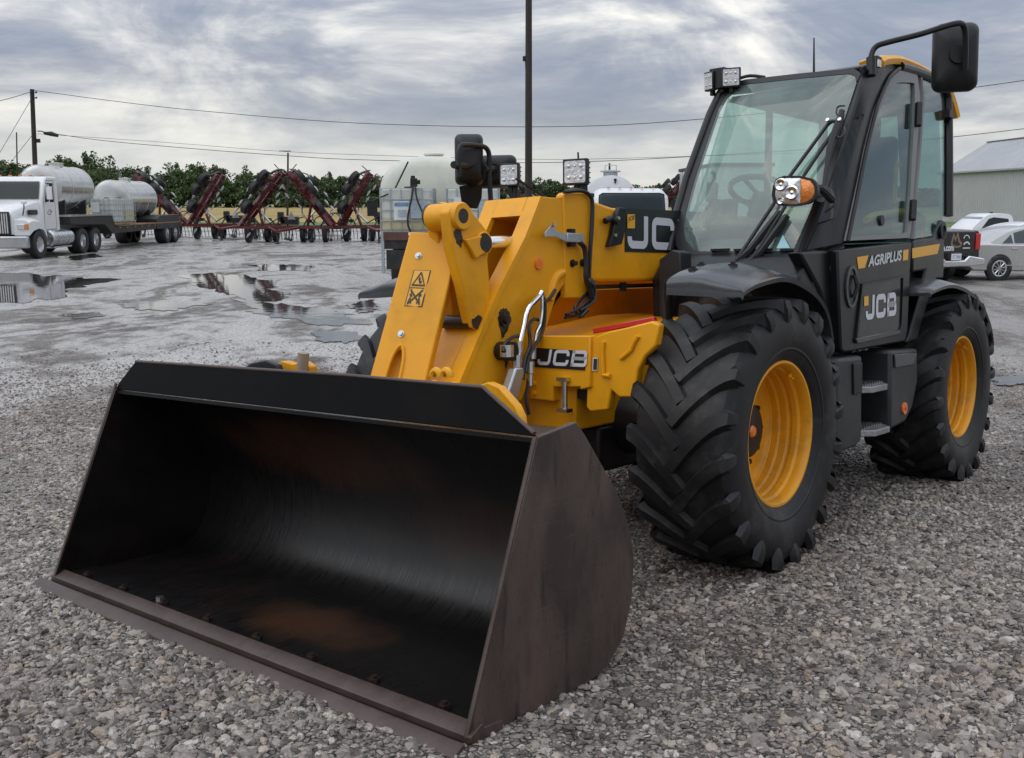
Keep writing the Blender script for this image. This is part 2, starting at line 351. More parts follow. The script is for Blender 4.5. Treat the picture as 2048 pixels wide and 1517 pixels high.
BPRINT = mat('black_print', (.012, .012, .014), .35, 0, .1)
ORANGE = mat('orange_reflector', (.85, .20, .02), .2, 0, .1, 40, .2, 200, .5)
REDR = mat('red_reflector', (.55, .02, .015), .22, 0, .1, 30, .1, 200, .4)
WRED = mat('warning_red', (.45, .02, .02), .35)
LENS = mat('lamp_lens', (.62, .63, .64), .10, .6, .15, 30, .4, 60)
AMBER = mat('amber_lens', (.70, .22, .03), .12, .2, .2, 40, .4, 80, .5)
SEATM = mat('seat_fabric', (.03, .03, .033), .8, 0, .2, 12, .2, 200)
WSG = glass_mat('green_tinted_windscreen', (.66, .80, .74), .95, 0.0, .20, (.46, .62, .56))  # pale diffuse body stands in for the bright reflection on the tinted glass
SIDEG = glass_mat('side_glass', (.62, .76, .72), 1.0, 0.0, .03, (.4, .5, .48))
DARKG = glass_mat('dark_vehicle_glass', (.10, .13, .13), .45, 0.0, .25, (.05, .065, .065))
MIRG = mat('mirror_glass', (.8, .82, .85), .03, 1, .0)
# ================================================================== SETTING: yard, puddles, field, wood
GA, GB = 0.0099, -0.0882
def smax(a, b, k): h = np.maximum(k - np.abs(a - b), 0) / k; return np.maximum(a, b) + h * h * k / 4
def smin(a, b, k): return -smax(-a, -b, k)
def terrain(x, y):
    x = np.asarray(x, float); y = np.asarray(y, float)
    p = GA * (x - .411) + GB * (y - 5.2365)
    p = smin(p, np.full_like(p, .56), .2)
    und = .006 * (np.sin(x * 1.7 + y * .9) + np.sin(x * .8 - y * 2.1 + 1.3)) * np.clip((9 - y) / 3, 0, 1) - .004
    return smax(p + und, np.full_like(p, ZF), .12)

def ground_material():
    m = bpy.data.materials.new('wet_gravel_yard'); m.use_nodes = True; nt = m.node_tree; N = nt.nodes; L = nt.links; b = N['Principled BSDF']
    geo = N.new('ShaderNodeNewGeometry'); sep = N.new('ShaderNodeSeparateXYZ'); L.new(geo.outputs['Position'], sep.inputs[0])
    def mth(op, a, bb=None, clamp=False):
        n = N.new('ShaderNodeMath'); n.operation = op; n.use_clamp = clamp
        for i, v in enumerate((a, bb)):
            if v is None: continue
            if isinstance(v, (int, float)): n.inputs[i].default_value = v
            else: L.new(v, n.inputs[i])
        return n.outputs[0]
    def rng_(v, a, bb, c, d):
        n = N.new('ShaderNodeMapRange'); n.interpolation_type = 'SMOOTHSTEP'; L.new(v, n.inputs[0])
        for i, q in enumerate((a, bb, c, d)): n.inputs[i + 1].default_value = q
        return n.outputs[0]
    def noise(scale, det, rough=.6, st=(1, 1, 1), dist=0.0):
        mpn = N.new('ShaderNodeMapping'); mpn.inputs['Scale'].default_value = st; L.new(geo.outputs['Position'], mpn.inputs[0])
        n = N.new('ShaderNodeTexNoise'); L.new(mpn.outputs[0], n.inputs['Vector']); n.inputs['Scale'].default_value = scale; n.inputs['Detail'].default_value = det
        n.inputs['Roughness'].default_value = rough; n.inputs['Distortion'].default_value = dist; return n.outputs['Fac']
    def ramp(f, stops):
        n = N.new('ShaderNodeValToRGB'); L.new(f, n.inputs[0]); e = n.color_ramp.elements
        while len(e) < len(stops): e.new(.5)
        for el, (p, c) in zip(e, stops): el.position = p; el.color = (*c, 1)
        return n.outputs[0]
    def mix(f, a, bb, mode='MIX'):
        n = N.new('ShaderNodeMix'); n.data_type = 'RGBA'; n.blend_type = mode
        if isinstance(f, (int, float)): n.inputs[0].default_value = f
        else: L.new(f, n.inputs[0])
        for i, v in ((6, a), (7, bb)):
            if isinstance(v, tuple): n.inputs[i].default_value = (*v, 1)
            else: L.new(v, n.inputs[i])
        return n.outputs[2]
    def vor(scale, feat):
        n = N.new('ShaderNodeTexVoronoi'); n.feature = feat; n.inputs['Scale'].default_value = scale; L.new(geo.outputs['Position'], n.inputs['Vector']); return n
    v1 = vor(38, 'F1'); v2 = vor(38, 'DISTANCE_TO_EDGE'); v3 = vor(90, 'F1')
    sepc = N.new('ShaderNodeSeparateColor'); L.new(v1.outputs['Color'], sepc.inputs[0])
    stone = ramp(sepc.outputs[0], [(0, (.10, .09, .083)), (.45, (.22, .205, .19)), (.8, (.33, .315, .295)), (1, (.50, .485, .46))])
    sep3 = N.new('ShaderNodeSeparateColor'); L.new(v3.outputs['Color'], sep3.inputs[0])
    chips = ramp(sep3.outputs[0], [(0, (.08, .071, .065)), (.6, (.18, .166, .154)), (1, (.35, .335, .315))])
    edge = rng_(v2.outputs['Distance'], 0.0, .14, 0, 1)
    c = mix(edge, (.035, .030, .028), stone)
    c = mix(rng_(noise(9, 4), .42, .58, 0, 1), c, chips)
    # broad tone: brown fines and paler patches, tracks
    tone = ramp(noise(.55, 7, .62), [(.36, (.62, .53, .47)), (.5, (.90, .85, .81)), (.66, (1.2, 1.17, 1.12))])
    c = mix(1.0, c, tone, 'MULTIPLY')
    # wet sheet: mostly beyond the slope, streaked along the wheel tracks
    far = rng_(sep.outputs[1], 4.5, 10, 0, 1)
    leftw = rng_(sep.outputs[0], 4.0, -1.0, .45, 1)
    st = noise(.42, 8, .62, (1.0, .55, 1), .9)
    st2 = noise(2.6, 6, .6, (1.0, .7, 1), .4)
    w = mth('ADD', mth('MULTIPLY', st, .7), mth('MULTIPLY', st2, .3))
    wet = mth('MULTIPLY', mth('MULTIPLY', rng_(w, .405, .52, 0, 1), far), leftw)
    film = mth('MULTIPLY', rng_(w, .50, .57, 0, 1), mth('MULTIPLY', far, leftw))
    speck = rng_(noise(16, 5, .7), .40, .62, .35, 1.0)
    c = mix(mth('MULTIPLY', mth('MULTIPLY', wet, .85), speck), c, (.56, .55, .525))        # sky sheen on the wet gravel, painted in as a pale slurry tone
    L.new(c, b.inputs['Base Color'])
    rg = mth('ADD', mth('MULTIPLY', wet, -.30), .62); rg = mth('ADD', rg, mth('MULTIPLY', film, -.18)); L.new(mth('MAXIMUM', rg, .05), b.inputs['Roughness'])
    b.inputs['Specular IOR Level'].default_value = .5
    hgt = mth('ADD', mth('MULTIPLY', edge, .8), mth('MULTIPLY', noise(30, 5), .8))
    bp = N.new('ShaderNodeBump'); bp.inputs['Distance'].default_value = .018; L.new(hgt, bp.inputs['Height'])
    st_ = mth('ADD', mth('MULTIPLY', wet, -.55), .95); st_ = mth('ADD', st_, mth('MULTIPLY', film, -.36)); L.new(mth('MAXIMUM', st_, .03), bp.inputs['Strength'])
    L.new(bp.outputs[0], b.inputs['Normal'])
    return m
GRAVEL = ground_material()

def axis_steps(lo, hi, fine_lo, fine_hi, fine, grow=1.18):
    a = list(np.arange(fine_lo, fine_hi + 1e-6, fine)); s = fine; x = fine_hi
    while x < hi: s *= grow; x += s; a.append(min(x, hi))
    s = fine; x = fine_lo; pre = []
    while x > lo: s *= grow; x -= s; pre.append(max(x, lo))
    return np.array(sorted(set(pre)) + a)
gx = axis_steps(-2500, 2500, -6, 8, .2); gy = axis_steps(-300, 4000, -2, 14, .2)
X, Y = np.meshgrid(gx, gy); Z = terrain(X, Y)
nv = X.shape; idx = np.arange(nv[0] * nv[1]).reshape(nv)
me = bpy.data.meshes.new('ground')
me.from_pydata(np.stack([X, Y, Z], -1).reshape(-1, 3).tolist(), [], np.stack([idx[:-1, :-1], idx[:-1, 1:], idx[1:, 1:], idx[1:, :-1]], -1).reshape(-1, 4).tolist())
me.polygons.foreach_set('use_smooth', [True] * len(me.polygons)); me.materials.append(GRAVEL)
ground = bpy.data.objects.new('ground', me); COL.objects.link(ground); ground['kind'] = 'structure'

# ---- puddles lying in the flat part of the yard
def water_material():
    m = bpy.data.materials.new('puddle_water'); m.use_nodes = True; N = m.node_tree.nodes; L = m.node_tree.links; b = N['Principled BSDF']
    b.inputs['Base Color'].default_value = (.045, .042, .038, 1); b.inputs['Roughness'].default_value = .03; b.inputs['Specular IOR Level'].default_value = .75
    tc = N.new('ShaderNodeTexCoord'); n = N.new('ShaderNodeTexNoise'); n.inputs['Scale'].default_value = 3.0; n.inputs['Detail'].default_value = 3; L.new(tc.outputs['Object'], n.inputs['Vector'])
    bp = N.new('ShaderNodeBump'); bp.inputs['Strength'].default_value = .07; bp.inputs['Distance'].default_value = .02; L.new(n.outputs['Fac'], bp.inputs['Height']); L.new(bp.outputs[0], b.inputs['Normal'])
    return m
WATER = water_material()
def puddle(pix, seed):
    r = random.Random(seed); pts = [wz(u, v, ZF)[:2] for u, v in pix]
    pts = resample([np.array(p) for p in pts], 240); c = sum(pts) / len(pts)
    ph = [r.uniform(0, 6.28) for _ in range(6)]; out = []
    for k, p in enumerate(pts):
        a = 2 * math.pi * k / len(pts); d = p - c
        w = .90 + .11 * math.sin(4 * a + ph[0]) + .08 * math.sin(9 * a + ph[1]) + .05 * math.sin(17 * a + ph[2]) + .035 * math.sin(29 * a + ph[3]) + r.uniform(-.012, .012)
        out.append((*(c + d * w), ZF + .006 + .0012 * seed))
    me = bpy.data.meshes.new('puddle'); me.from_pydata([tuple(map(float, p)) for p in out], [], [tuple(range(len(out)))]); me.materials.append(WATER)
    o = bpy.data.objects.new('puddle', me); COL.objects.link(o); o['kind'] = 'structure'
puddle([(-60, 552), (60, 545), (170, 552), (235, 562), (175, 575), (145, 590), (60, 607), (-80, 612)], 1)
puddle([(345, 553), (420, 547), (505, 552), (560, 560), (545, 580), (600, 590), (590, 600), (520, 606), (440, 592), (395, 572)], 2)
puddle([(500, 531), (570, 528), (640, 534), (615, 542), (530, 545)], 3)
puddle([(470, 600), (560, 606), (650, 618), (725, 632), (735, 650), (650, 655), (560, 640), (490, 622)], 4)
puddle([(110, 630), (205, 626), (215, 634), (150, 640)], 5)
puddle([(230, 606), (330, 602), (420, 610), (360, 622), (260, 622)], 6)
puddle([(110, 515), (190, 508), (215, 513), (150, 522)], 7)
puddle([(620, 668), (700, 662), (735, 676), (690, 690), (630, 684)], 8)
puddle([(1975, 755), (2060, 752), (2075, 772), (1990, 774)], 9)
puddle([(690, 610), (748, 600), (760, 622), (715, 628)], 10)

# ---- loose stones close to the camera: real geometry
def stones():
    n = 400000
    rr = np.sqrt(rng.uniform(0, 1, n)); rad = 1.5 + 14.5 * rng.uniform(0, 1, n) ** 1.5; ang = rng.uniform(-.72, .72, n)
    x = rad * np.sin(ang); y = rad * np.cos(ang)
    keep = rng.uniform(0, 1, n) < np.clip(rad / 5.0, .35, 1) * np.clip((16.5 - rad) / 7, 0, 1)     # thins out with distance
    lattice = np.random.default_rng(11).uniform(0, 1, (64, 64))
    def vnoise(px_, py_, f):                              # smooth value noise, two octaves
        o = 0
        for k, am in ((1, .65), (2.3, .35)):
            u_, v_ = px_ * f * k + 13.7, py_ * f * k + 5.1; i, j = np.floor(u_).astype(int), np.floor(v_).astype(int); a_, b_ = u_ - i, v_ - j; a_ = a_ * a_ * (3 - 2 * a_); b_ = b_ * b_ * (3 - 2 * b_)
            o = o + am * ((lattice[i % 64, j % 64] * (1 - a_) + lattice[(i + 1) % 64, j % 64] * a_) * (1 - b_) + (lattice[i % 64, (j + 1) % 64] * (1 - a_) + lattice[(i + 1) % 64, (j + 1) % 64] * a_) * b_)
        return o
    keep &= rng.uniform(0, 1, n) < np.clip((vnoise(x, y, .8) - .22) * 3.0, .30, 1)      # packed patches of fines between loose stone
    # none under the bucket floor or the tyre contact patches
    q = (np.stack([x, y, terrain(x, y)], -1) - MT) @ MR
    keep &= ~((q[:, 0] > 1.6) & (q[:, 0] < 2.42) & (np.abs(q[:, 1]) < 1.29))
    for ax in (0, -2.75):
        for s in (-1, 1): keep &= ~((np.abs(q[:, 0] - ax) < .17) & (np.abs(q[:, 1] - s * .93) < .24))
    x, y, rad = x[keep], y[keep], rad[keep]; z = terrain(x, y)
    me = bpy.data.meshes.new('gravel_stones'); me.from_pydata(np.stack([x, y, z + .001], -1).tolist(), [], [])
    sc = np.exp(rng.normal(0, .42, len(x))) * (.0082 + .0030 * np.clip(vnoise(x, y, .9), 0, 1)); sc = np.clip(sc, .004, .026)
    at = me.attributes.new('ssize', 'FLOAT', 'POINT'); at.data.foreach_set('value', sc.astype(np.float32))
    m = bpy.data.materials.new('gravel_stone'); m.use_nodes = True; N = m.node_tree.nodes; L = m.node_tree.links; b = N['Principled BSDF']
    oi = N.new('ShaderNodeObjectInfo'); rp = N.new('ShaderNodeValToRGB'); L.new(oi.outputs['Random'], rp.inputs[0]); e = rp.color_ramp.elements
    st = [(0, (0.077, 0.068, 0.061)), (.2, (0.218, 0.198, 0.183)), (.45, (0.435, 0.407, 0.379)), (.62, (0.346, 0.323, 0.307)), (.78, (0.640, 0.614, 0.582)), (.9, (0.538, 0.454, 0.352)), (1, (0.850, 0.850, 0.850))]
    while len(e) < len(st): e.new(.5)
    for el, (p, c) in zip(e, st): el.position = p; el.color = (*c, 1)
    tc = N.new('ShaderNodeTexCoord'); nn = N.new('ShaderNodeTexNoise'); nn.inputs['Scale'].default_value = 1.6; nn.inputs['Detail'].default_value = 5; L.new(tc.outputs['Object'], nn.inputs['Vector'])
    mx = N.new('ShaderNodeMix'); mx.data_type = 'RGBA'; mx.blend_type = 'MULTIPLY'; mx.inputs[0].default_value = .6; L.new(rp.outputs[0], mx.inputs[6]); L.new(nn.outputs['Fac'], mx.inputs[7])
    geo = N.new('ShaderNodeNewGeometry'); n2 = N.new('ShaderNodeTexNoise'); n2.inputs['Scale'].default_value = .55; n2.inputs['Detail'].default_value = 7; n2.inputs['Roughness'].default_value = .62; L.new(geo.outputs['Position'], n2.inputs['Vector'])
    rp2 = N.new('ShaderNodeValToRGB'); L.new(n2.outputs['Fac'], rp2.inputs[0]); e2 = rp2.color_ramp.elements; e2[0].position = .36; e2[0].color = (.58, .50, .45, 1); e2[1].position = .66; e2[1].color = (.98, .95, .90, 1)
    mx2 = N.new('ShaderNodeMix'); mx2.data_type = 'RGBA'; mx2.blend_type = 'MULTIPLY'; mx2.inputs[0].default_value = 1.0; L.new(mx.outputs[2], mx2.inputs[6]); L.new(rp2.outputs[0], mx2.inputs[7])
    L.new(mx2.outputs[2], b.inputs['Base Color']); b.inputs['Roughness'].default_value = .42
    ng = bpy.data.node_groups.new('gravel_scatter', 'GeometryNodeTree'); G = ng.nodes; K = ng.links
    ng.interface.new_socket('Geometry', in_out='INPUT', socket_type='NodeSocketGeometry'); ng.interface.new_socket('Geometry', in_out='OUTPUT', socket_type='NodeSocketGeometry')
    gi = G.new('NodeGroupInput'); go = G.new('NodeGroupOutput')
    g2i = G.new('GeometryNodeGeometryToInstance')
    for k in range(7):
        ic = G.new('GeometryNodeMeshIcoSphere'); ic.inputs['Radius'].default_value = 1.0; ic.inputs['Subdivisions'].default_value = 2
        sp = G.new('GeometryNodeSetPosition'); pos = G.new('GeometryNodeInputPosition')
        ad = G.new('ShaderNodeVectorMath'); ad.operation = 'ADD'; K.new(pos.outputs[0], ad.inputs[0]); ad.inputs[1].default_value = (k * 9.3, k * 4.1, k * 2.7)
        vo = G.new('ShaderNodeTexVoronoi'); vo.feature = 'F1'; vo.inputs['Scale'].default_value = .95; K.new(ad.outputs[0], vo.inputs['Vector'])
        mr = G.new('ShaderNodeMapRange'); K.new(vo.outputs['Distance'], mr.inputs[0]); mr.inputs[1].default_value = 0; mr.inputs[2].default_value = 1.0; mr.inputs[3].default_value = .38; mr.inputs[4].default_value = -.52
        sv = G.new('ShaderNodeVectorMath'); sv.operation = 'SCALE'; K.new(pos.outputs[0], sv.inputs[0]); K.new(mr.outputs[0], sv.inputs[3])
        K.new(ic.outputs[0], sp.inputs['Geometry']); K.new(sv.outputs[0], sp.inputs['Offset'])
        sm = G.new('GeometryNodeSetMaterial'); sm.inputs['Material'].default_value = m; K.new(sp.outputs[0], sm.inputs[0]); K.new(sm.outputs[0], g2i.inputs[0])
    iop = G.new('GeometryNodeInstanceOnPoints'); K.new(gi.outputs[0], iop.inputs['Points']); K.new(g2i.outputs[0], iop.inputs['Instance']); iop.inputs['Pick Instance'].default_value = True
    rv = G.new('FunctionNodeRandomValue'); rv.data_type = 'FLOAT_VECTOR'; rv.inputs[0].default_value = (-.5, -.5, 0); rv.inputs[1].default_value = (.5, .5, 6.283)
    e2r = G.new('FunctionNodeEulerToRotation'); K.new(rv.outputs[0], e2r.inputs[0]); K.new(e2r.outputs[0], iop.inputs['Rotation'])
    rs = G.new('FunctionNodeRandomValue'); rs.data_type = 'FLOAT_VECTOR'; rs.inputs[0].default_value = (.8, .7, .45); rs.inputs[1].default_value = (1.45, 1.1, .85)
    na = G.new('GeometryNodeInputNamedAttribute'); na.data_type = 'FLOAT'; na.inputs[0].default_value = 'ssize'
    sc2 = G.new('ShaderNodeVectorMath'); sc2.operation = 'SCALE'; K.new(rs.outputs[0], sc2.inputs[0]); K.new(na.outputs[0], sc2.inputs[3]); K.new(sc2.outputs[0], iop.inputs['Scale'])
    K.new(iop.outputs[0], go.inputs[0])
    o = bpy.data.objects.new('gravel_stones', me); COL.objects.link(o); me.materials.append(m)
    md = o.modifiers.new('scatter', 'NODES'); md.node_group = ng; o['kind'] = 'stuff'; o['label'] = 'loose grey and tan gravel stones covering the near yard'
stones()

# ---- field beyond the yard
FIELD = mat('dry_grass_field', (.30, .215, .06), .85, 0, .35, .05, .6, 1.5, 0, (.11, .13, .032), .6, .02)
GREENS = mat('green_verge', (.085, .15, .03), .85, 0, .4, .4, .6, 3)
def sheet(name, x0, x1, y0, y1, z, m, jag=0, n=60):
    r = random.Random(5); top = [(x0 + (x1 - x0) * k / n, y1, z) for k in range(n + 1)]; bot = [(x0 + (x1 - x0) * k / n, y0 + r.uniform(-jag, jag), z) for k in range(n + 1)]
    mb = MB(); mb.grid([bot, top]); o = mb.build(name, m, None, 0); o['kind'] = 'structure'; return o
sheet('grass_field', -420, 420, 100, 420, ZF + .02, FIELD, 3)
sheet('grass_verge', -300, 300, 80, 103, ZF + .012, GREENS, 2)

# ---- far wood: a belt of trees that reads as one mass
LEAF = mat('far_foliage', (.070, .115, .032), .7, 0, .5, .12)
LEAFD = mat('far_foliage_dark', (.034, .062, .020), .8, 0, .4, .12)
def leaf_cloud(crowns, per, size, seed):
    g = np.random.default_rng(seed); V = []; F = []
    for (cx, cy, cz, rx, ry, rz) in crowns:
        n = per; d = g.normal(size=(n, 3)); d /= np.linalg.norm(d, axis=1)[:, None]
        sub = g.normal(size=(14, 3)); sub /= np.linalg.norm(sub, axis=1)[:, None]; sub *= g.uniform(.35, .95, (14, 1))
        k = g.integers(0, 14, n); p = sub[k] + d * (g.uniform(0, 1, (n, 1)) ** .4) * g.uniform(.18, .36, (14, 1))[k]
        p = p * np.array([rx, ry, rz]) + np.array([cx, cy, cz])
        a = g.normal(size=(n, 3)); a /= np.linalg.norm(a, axis=1)[:, None]; bvec = np.cross(a, g.normal(size=(n, 3))); bvec /= np.linalg.norm(bvec, axis=1)[:, None]
        s = size * g.uniform(.5, 1.3, (n, 1)); o = len(V) * 1
        base = sum(len(q) for q in V); q = np.stack([p - a * s, p + bvec * s * .7, p + a * s, p - bvec * s * .7], 1).reshape(-1, 3)
        V.append(q); F.append(np.arange(base, base + 4 * n).reshape(-1, 4))
    V = np.concatenate(V); F = np.concatenate(F); me = bpy.data.meshes.new('wood'); me.from_pydata(V.tolist(), [], F.tolist()); return me
def far_wood():
    g = np.random.default_rng(3); crowns = []
    prof = [(-80, 322), (0, 316), (40, 322), (85, 316), (130, 308), (180, 312), (250, 322), (300, 335), (330, 345), (345, 328), (390, 322), (450, 330), (520, 338), (600, 345), (700, 352), (800, 360), (900, 362), (1040, 366), (1075, 362), (1100, 352), (1135, 372), (1200, 378), (1290, 372), (1330, 366), (1420, 376), (1600, 374), (1800, 378), (2150, 374)]
    us = np.array([p[0] for p in prof]); vs = np.array([p[1] for p in prof])
    for row, (yy, lift) in enumerate(((300, 0), (328, 4))):
        u = -950
        while u < 3000:
            r = g.uniform(2.6, 6.6); vt = np.interp(u, us, vs) + g.normal(0, 4.5)
            x = px_x(u, yy); top = wy(u, vt, yy)[2]; H = top - ZF
            if row == 0: H *= g.uniform(.74, 1.0)
            crowns.append((x, yy + g.uniform(-5, 5), ZF + H * .60, r, r, H * .42)); crowns.append((x + g.uniform(-3, 3), yy - 4, ZF + H * .26, r * 1.15, r, H * .34))
            u += r * .62 / yy * FPX
    me = leaf_cloud(crowns, 860, .40, 4); me.materials.append(LEAF); me.materials.append(LEAFD)
    k = np.random.default_rng(1).integers(0, 3, len(me.polygons)); me.polygons.foreach_set('material_index', (k > 1).astype(np.int32))
    o = bpy.data.objects.new('far_wood', me); COL.objects.link(o); o['kind'] = 'stuff'; o['label'] = 'belt of green trees along the far side of the field'
far_wood()
BARK = mat('grey_bark', (.10, .085, .07), .9, 0, .3, 5)
def bare_tree(u, vtop, y, seed):
    r = random.Random(seed); x = px_x(u, y); H = wy(u, vtop, y)[2] - ZF; t = thing('bare_tree', 'small leafless tree against the sky behind the white nurse tank' if seed == 1 else 'second leafless tree left of the tank, standing over the field', 'tree', (x, y, ZF))
    mb = MB(); mb.tube([(0, 0, 0), (.1, 0, H * .45)], [H * .022, H * .014], 6); mb.build('trunk', BARK, t)
    mb = MB()
    def br(p, d, L, rad, lev):
        q = p + d * L; mb.tube([p, q], [rad, rad * .6], 4)
        if lev:
            for _ in range(3): br(q, (d + Vector((r.uniform(-.8, .8), r.uniform(-.8, .8), r.uniform(-.1, .5)))).normalized(), L * .68, rad * .6, lev - 1)
    for _ in range(4): br(Vector((.1, 0, H * .42)), Vector((r.uniform(-.6, .6), r.uniform(-.5, .5), 1)).normalized(), H * .2, H * .012, 3)
    mb.build('crown', BARK, t)
bare_tree(765, 340, 170, 1); bare_tree(700, 350, 200, 2)
# ================================================================== TELEHANDLER
tele = thing('telehandler', 'yellow and black telehandler with a wide dark bucket lowered on the gravel', 'telehandler')
tele.matrix_world = Matrix.Translation(Vector(MT)) @ MROT.to_4x4()
HB, WY = .618, .93
def ys(pts, y): return [tuple(mp(u, v, 'y', y)) for u, v in pts]
def xs_(pts, x): return [tuple(mp(u, v, 'x', x)) for u, v in pts]
SN, SD = (0, 1, .09), 1.05 + .135                       # leaning cab side plane
def sp(pts, d=0.0): return [tuple(mp(u, v, SN, SD + d)) for u, v in pts]
WN, WD = (1, 0, .6), -.7 + .9                           # raked windscreen plane
def wp(pts, d=0.0): return [tuple(mp(u, v, WN, WD + d)) for u, v in pts]

# ---- wheels
def tyre_mesh():
    mb = MB(); R0 = .618
    half = [(.335, .185), (.350, .205), (.385, .226), (.43, .243), (.48, .250), (.53, .247), (.572, .234), (.60, .212), (.612, .18), (R0, .09)]
    mb.lathe([(r, -y) for r, y in half] + [(R0 + .001, 0)] + [(r, y) for r, y in reversed(half)], n=96)
    # rim protector ridges
    for s in (-1, 1): mb.lathe([(.392, .226), (.40, .236), (.408, .236), (.416, .234)], n=72, sgn=s)
    NL = 20
    for s in (-1, 1):
        for k in range(NL):
            a0 = 2 * math.pi * (k + (.5 if s > 0 else 0)) / NL
            # centre line of one lug: across the tread from the middle, then down the shoulder
            cl = []
            for t in np.linspace(0, 1, 9):
                y = -.022 + .252 * t; da = (.245 * (1 - (1 - t) ** 1.35)) / .655
                cl.append((y, .616 if t < .8 else .616 - .03 * ((t - .8) / .2) ** 2, .646 - .008 * t ** 3, da, .056 + .012 * t))
            y_, da_ = cl[-1][0], cl[-1][3]
            cl += [(.236, .60, .628, da_ + .010, .060), (.240, .0, .588, da_ + .016, .058), (.240, .0, .550, da_ + .020, .050), (.238, .0, .525, da_ + .022, .036)]
            rows = []
            for i, (y, rb, rt, da, w) in enumerate(cl):
                j = min(i + 1, len(cl) - 1); h = max(i - 1, 0)
                dy = cl[j][0] - cl[h][0]; dc = (cl[j][3] - cl[h][3]) * .64; ln = math.hypot(dy, dc) or 1
                if i >= 9: dy, dc, ln = 0, 1, 1; nx, nc = 0, 1
                else: nx, nc = -dc / ln, dy / ln         # across the lug: (y, circumference)
                row = []
                for off, rad, f in ((-1.35, rb - .012, 1), (-.82, rt, 1), (.82, rt, 1), (1.35, rb - .012, 1)):
                    yy = y + nx * off * w * .5; aa = a0 + da + (nc * off * w * .5) / .64   # apex leads down at the front
                    if i >= 9:                            # on the sidewall the block stands out sideways
                        top = abs(off) < 1; rad = rt; yy = (.250, .259, .257, .247)[i - 9] if top else .232; aa = a0 + da + off * w * .5 / .6
                    row.append((rad * math.cos(aa), s * yy, rad * math.sin(aa)))
                rows.append(row)
            # the tread rises towards the back of the circle: angle measured from +x upwards
            mb.grid(rows)
            n = len(mb.v); mb.f.append((n - 52, n - 51, n - 50, n - 49)); mb.f.append((n - 1, n - 2, n - 3, n - 4))
    mb.v = [(x, y, max(z, -HB - .008)) for x, y, z in mb.v]
    # bulge of the loaded sidewall
    mb.v = [(x, y * (1 + .10 * max(0, (-z - .35) / .27) ** 2 * (1 if abs(y) > .2 else 0)), z) for x, y, z in mb.v]
    return mb
def rim_mesh(s):
    mb = MB()
    mb.lathe([(.330, .178), (.345, .186), (.350, .196), (.345, .204), (.334, .204), (.327, .196), (.322, .17), (.322, .150), (.312, .138), (.312, .112), (.318, .104), (.318, .096), (.308, .086), (.308, .052),
              (.300, .042), (.300, .010), (.290, -.004), (.288, -.05), (.30, -.07), (.30, -.12), (.33, -.16), (.34, -.19)], n=72, sgn=s)
    return mb
def dish_mesh(s):
    mb = MB(); mb.lathe([(.291, .0), (.283, -.012), (.255, -.022), (.215, -.012), (.165, -.006), (.0, -.006)], n=48, sgn=s); return mb
tyre_me = tyre_mesh().mesh('tyre', 30); tyre_me.materials.append(RUB)
def add_wheel(x, side, label):
    w = dish_mesh(side).build('wheel', YRIM, tele); w.location = (x, WY if side > 0 else -1.04, HB); w['label'] = label
    t = bpy.data.objects.new('tyre', tyre_me); COL.objects.link(t); t.parent = w
    if x < -1: t.rotation_euler = (0, 0, 0)
    rim_mesh(side).build('rim', YRIM, w)
    mb = MB(); mb.lathe([(.0, .055), (.10, .055), (.125, .045), (.138, .02), (.140, -.006)], n=36, sgn=side)
    for k in range(10):
        a = 2 * math.pi * k / 10; c = (.165 * math.cos(a), side * .002, .165 * math.sin(a)); mb.cyl((c[0], -side * .01, c[2]), (c[0], side * .022, c[2]), .013, 6)
    mb.build('hub', BLK, w)
    mb = MB(); mb.lathe([(.0, .066), (.022, .064), (.03, .055)], n=20, sgn=side); mb.build('hub_cap', ORANGE, w)
    mb = MB(); mb.box((-.16, side * .165, .265), (.035, .012, .02), (0, .5, 0)); mb.cyl((-.155, side * .15, .262), (-.15, side * .19, .25), .006, 8); mb.build('valve', YRIM, w)
    return w
add_wheel(0, 1, 'front wheel nearest the bucket side plate'); add_wheel(-2.75, 1, 'rear wheel under the cab side')
add_wheel(0, -1, 'front wheel half hidden beyond the bucket'); add_wheel(-2.75, -1, 'hidden rear wheel on the far side')

# ---- fenders
def fender(path, inner, side, label):
    mb = MB(); rows = []
    P = smooth_path([(x, 0, z) for x, z in path], 4)
    for i, p in enumerate(P):
        x, _, z = p; cr = .045 * math.sin(math.pi * min(1, max(0, i / (len(P) - 1)))) ** .6 if True else 0
        rows.append([(x, side * yy - (.11 if side < 0 else 0), z + dz) for yy, dz in ((inner, cr + .012), (inner + .12, cr + .018), (.98, cr + .012), (1.06, cr * .75), (1.17, 0), (1.185, -.012), (1.178, -.032), (1.165, -.020), (1.05, cr * .75 - .02), (inner, cr - .008))])
    mb.grid(rows)
    n = len(rows[0]); m = len(rows); mb.f.append(tuple(range(n))); mb.f.append(tuple(range((m - 1) * n, m * n)))
    mb.f += [(i * n, i * n + n - 1, (i + 1) * n + n - 1, (i + 1) * n) for i in range(m - 1)]
    f = mb.build('fender', GRYP, tele, 40); f['label'] = label
    bolt = None
    for (bx, by) in (((path[2][0] + .02), .86), ((path[2][0] - .16), .80), ((path[2][0] - .13), .98)):
        zz = np.interp(-bx, [-q[0] for q in P], [q[2] for q in P]) + .055
        b = MB(); by_ = side * by - (.11 if side < 0 else 0); b.cyl((bx, by_, zz - .03), (bx, by_, zz + .004), .022, 12); b.cyl((bx, by_, zz), (bx, by_, zz + .014), .012, 6); b.build('bolt', BLK, f)
    return f
FPATH = [(.485, 1.285), (.47, 1.305), (.333, 1.338), (.088, 1.362), (-.127, 1.328), (-.30, 1.266), (-.41, 1.175), (-.47, 1.05)]
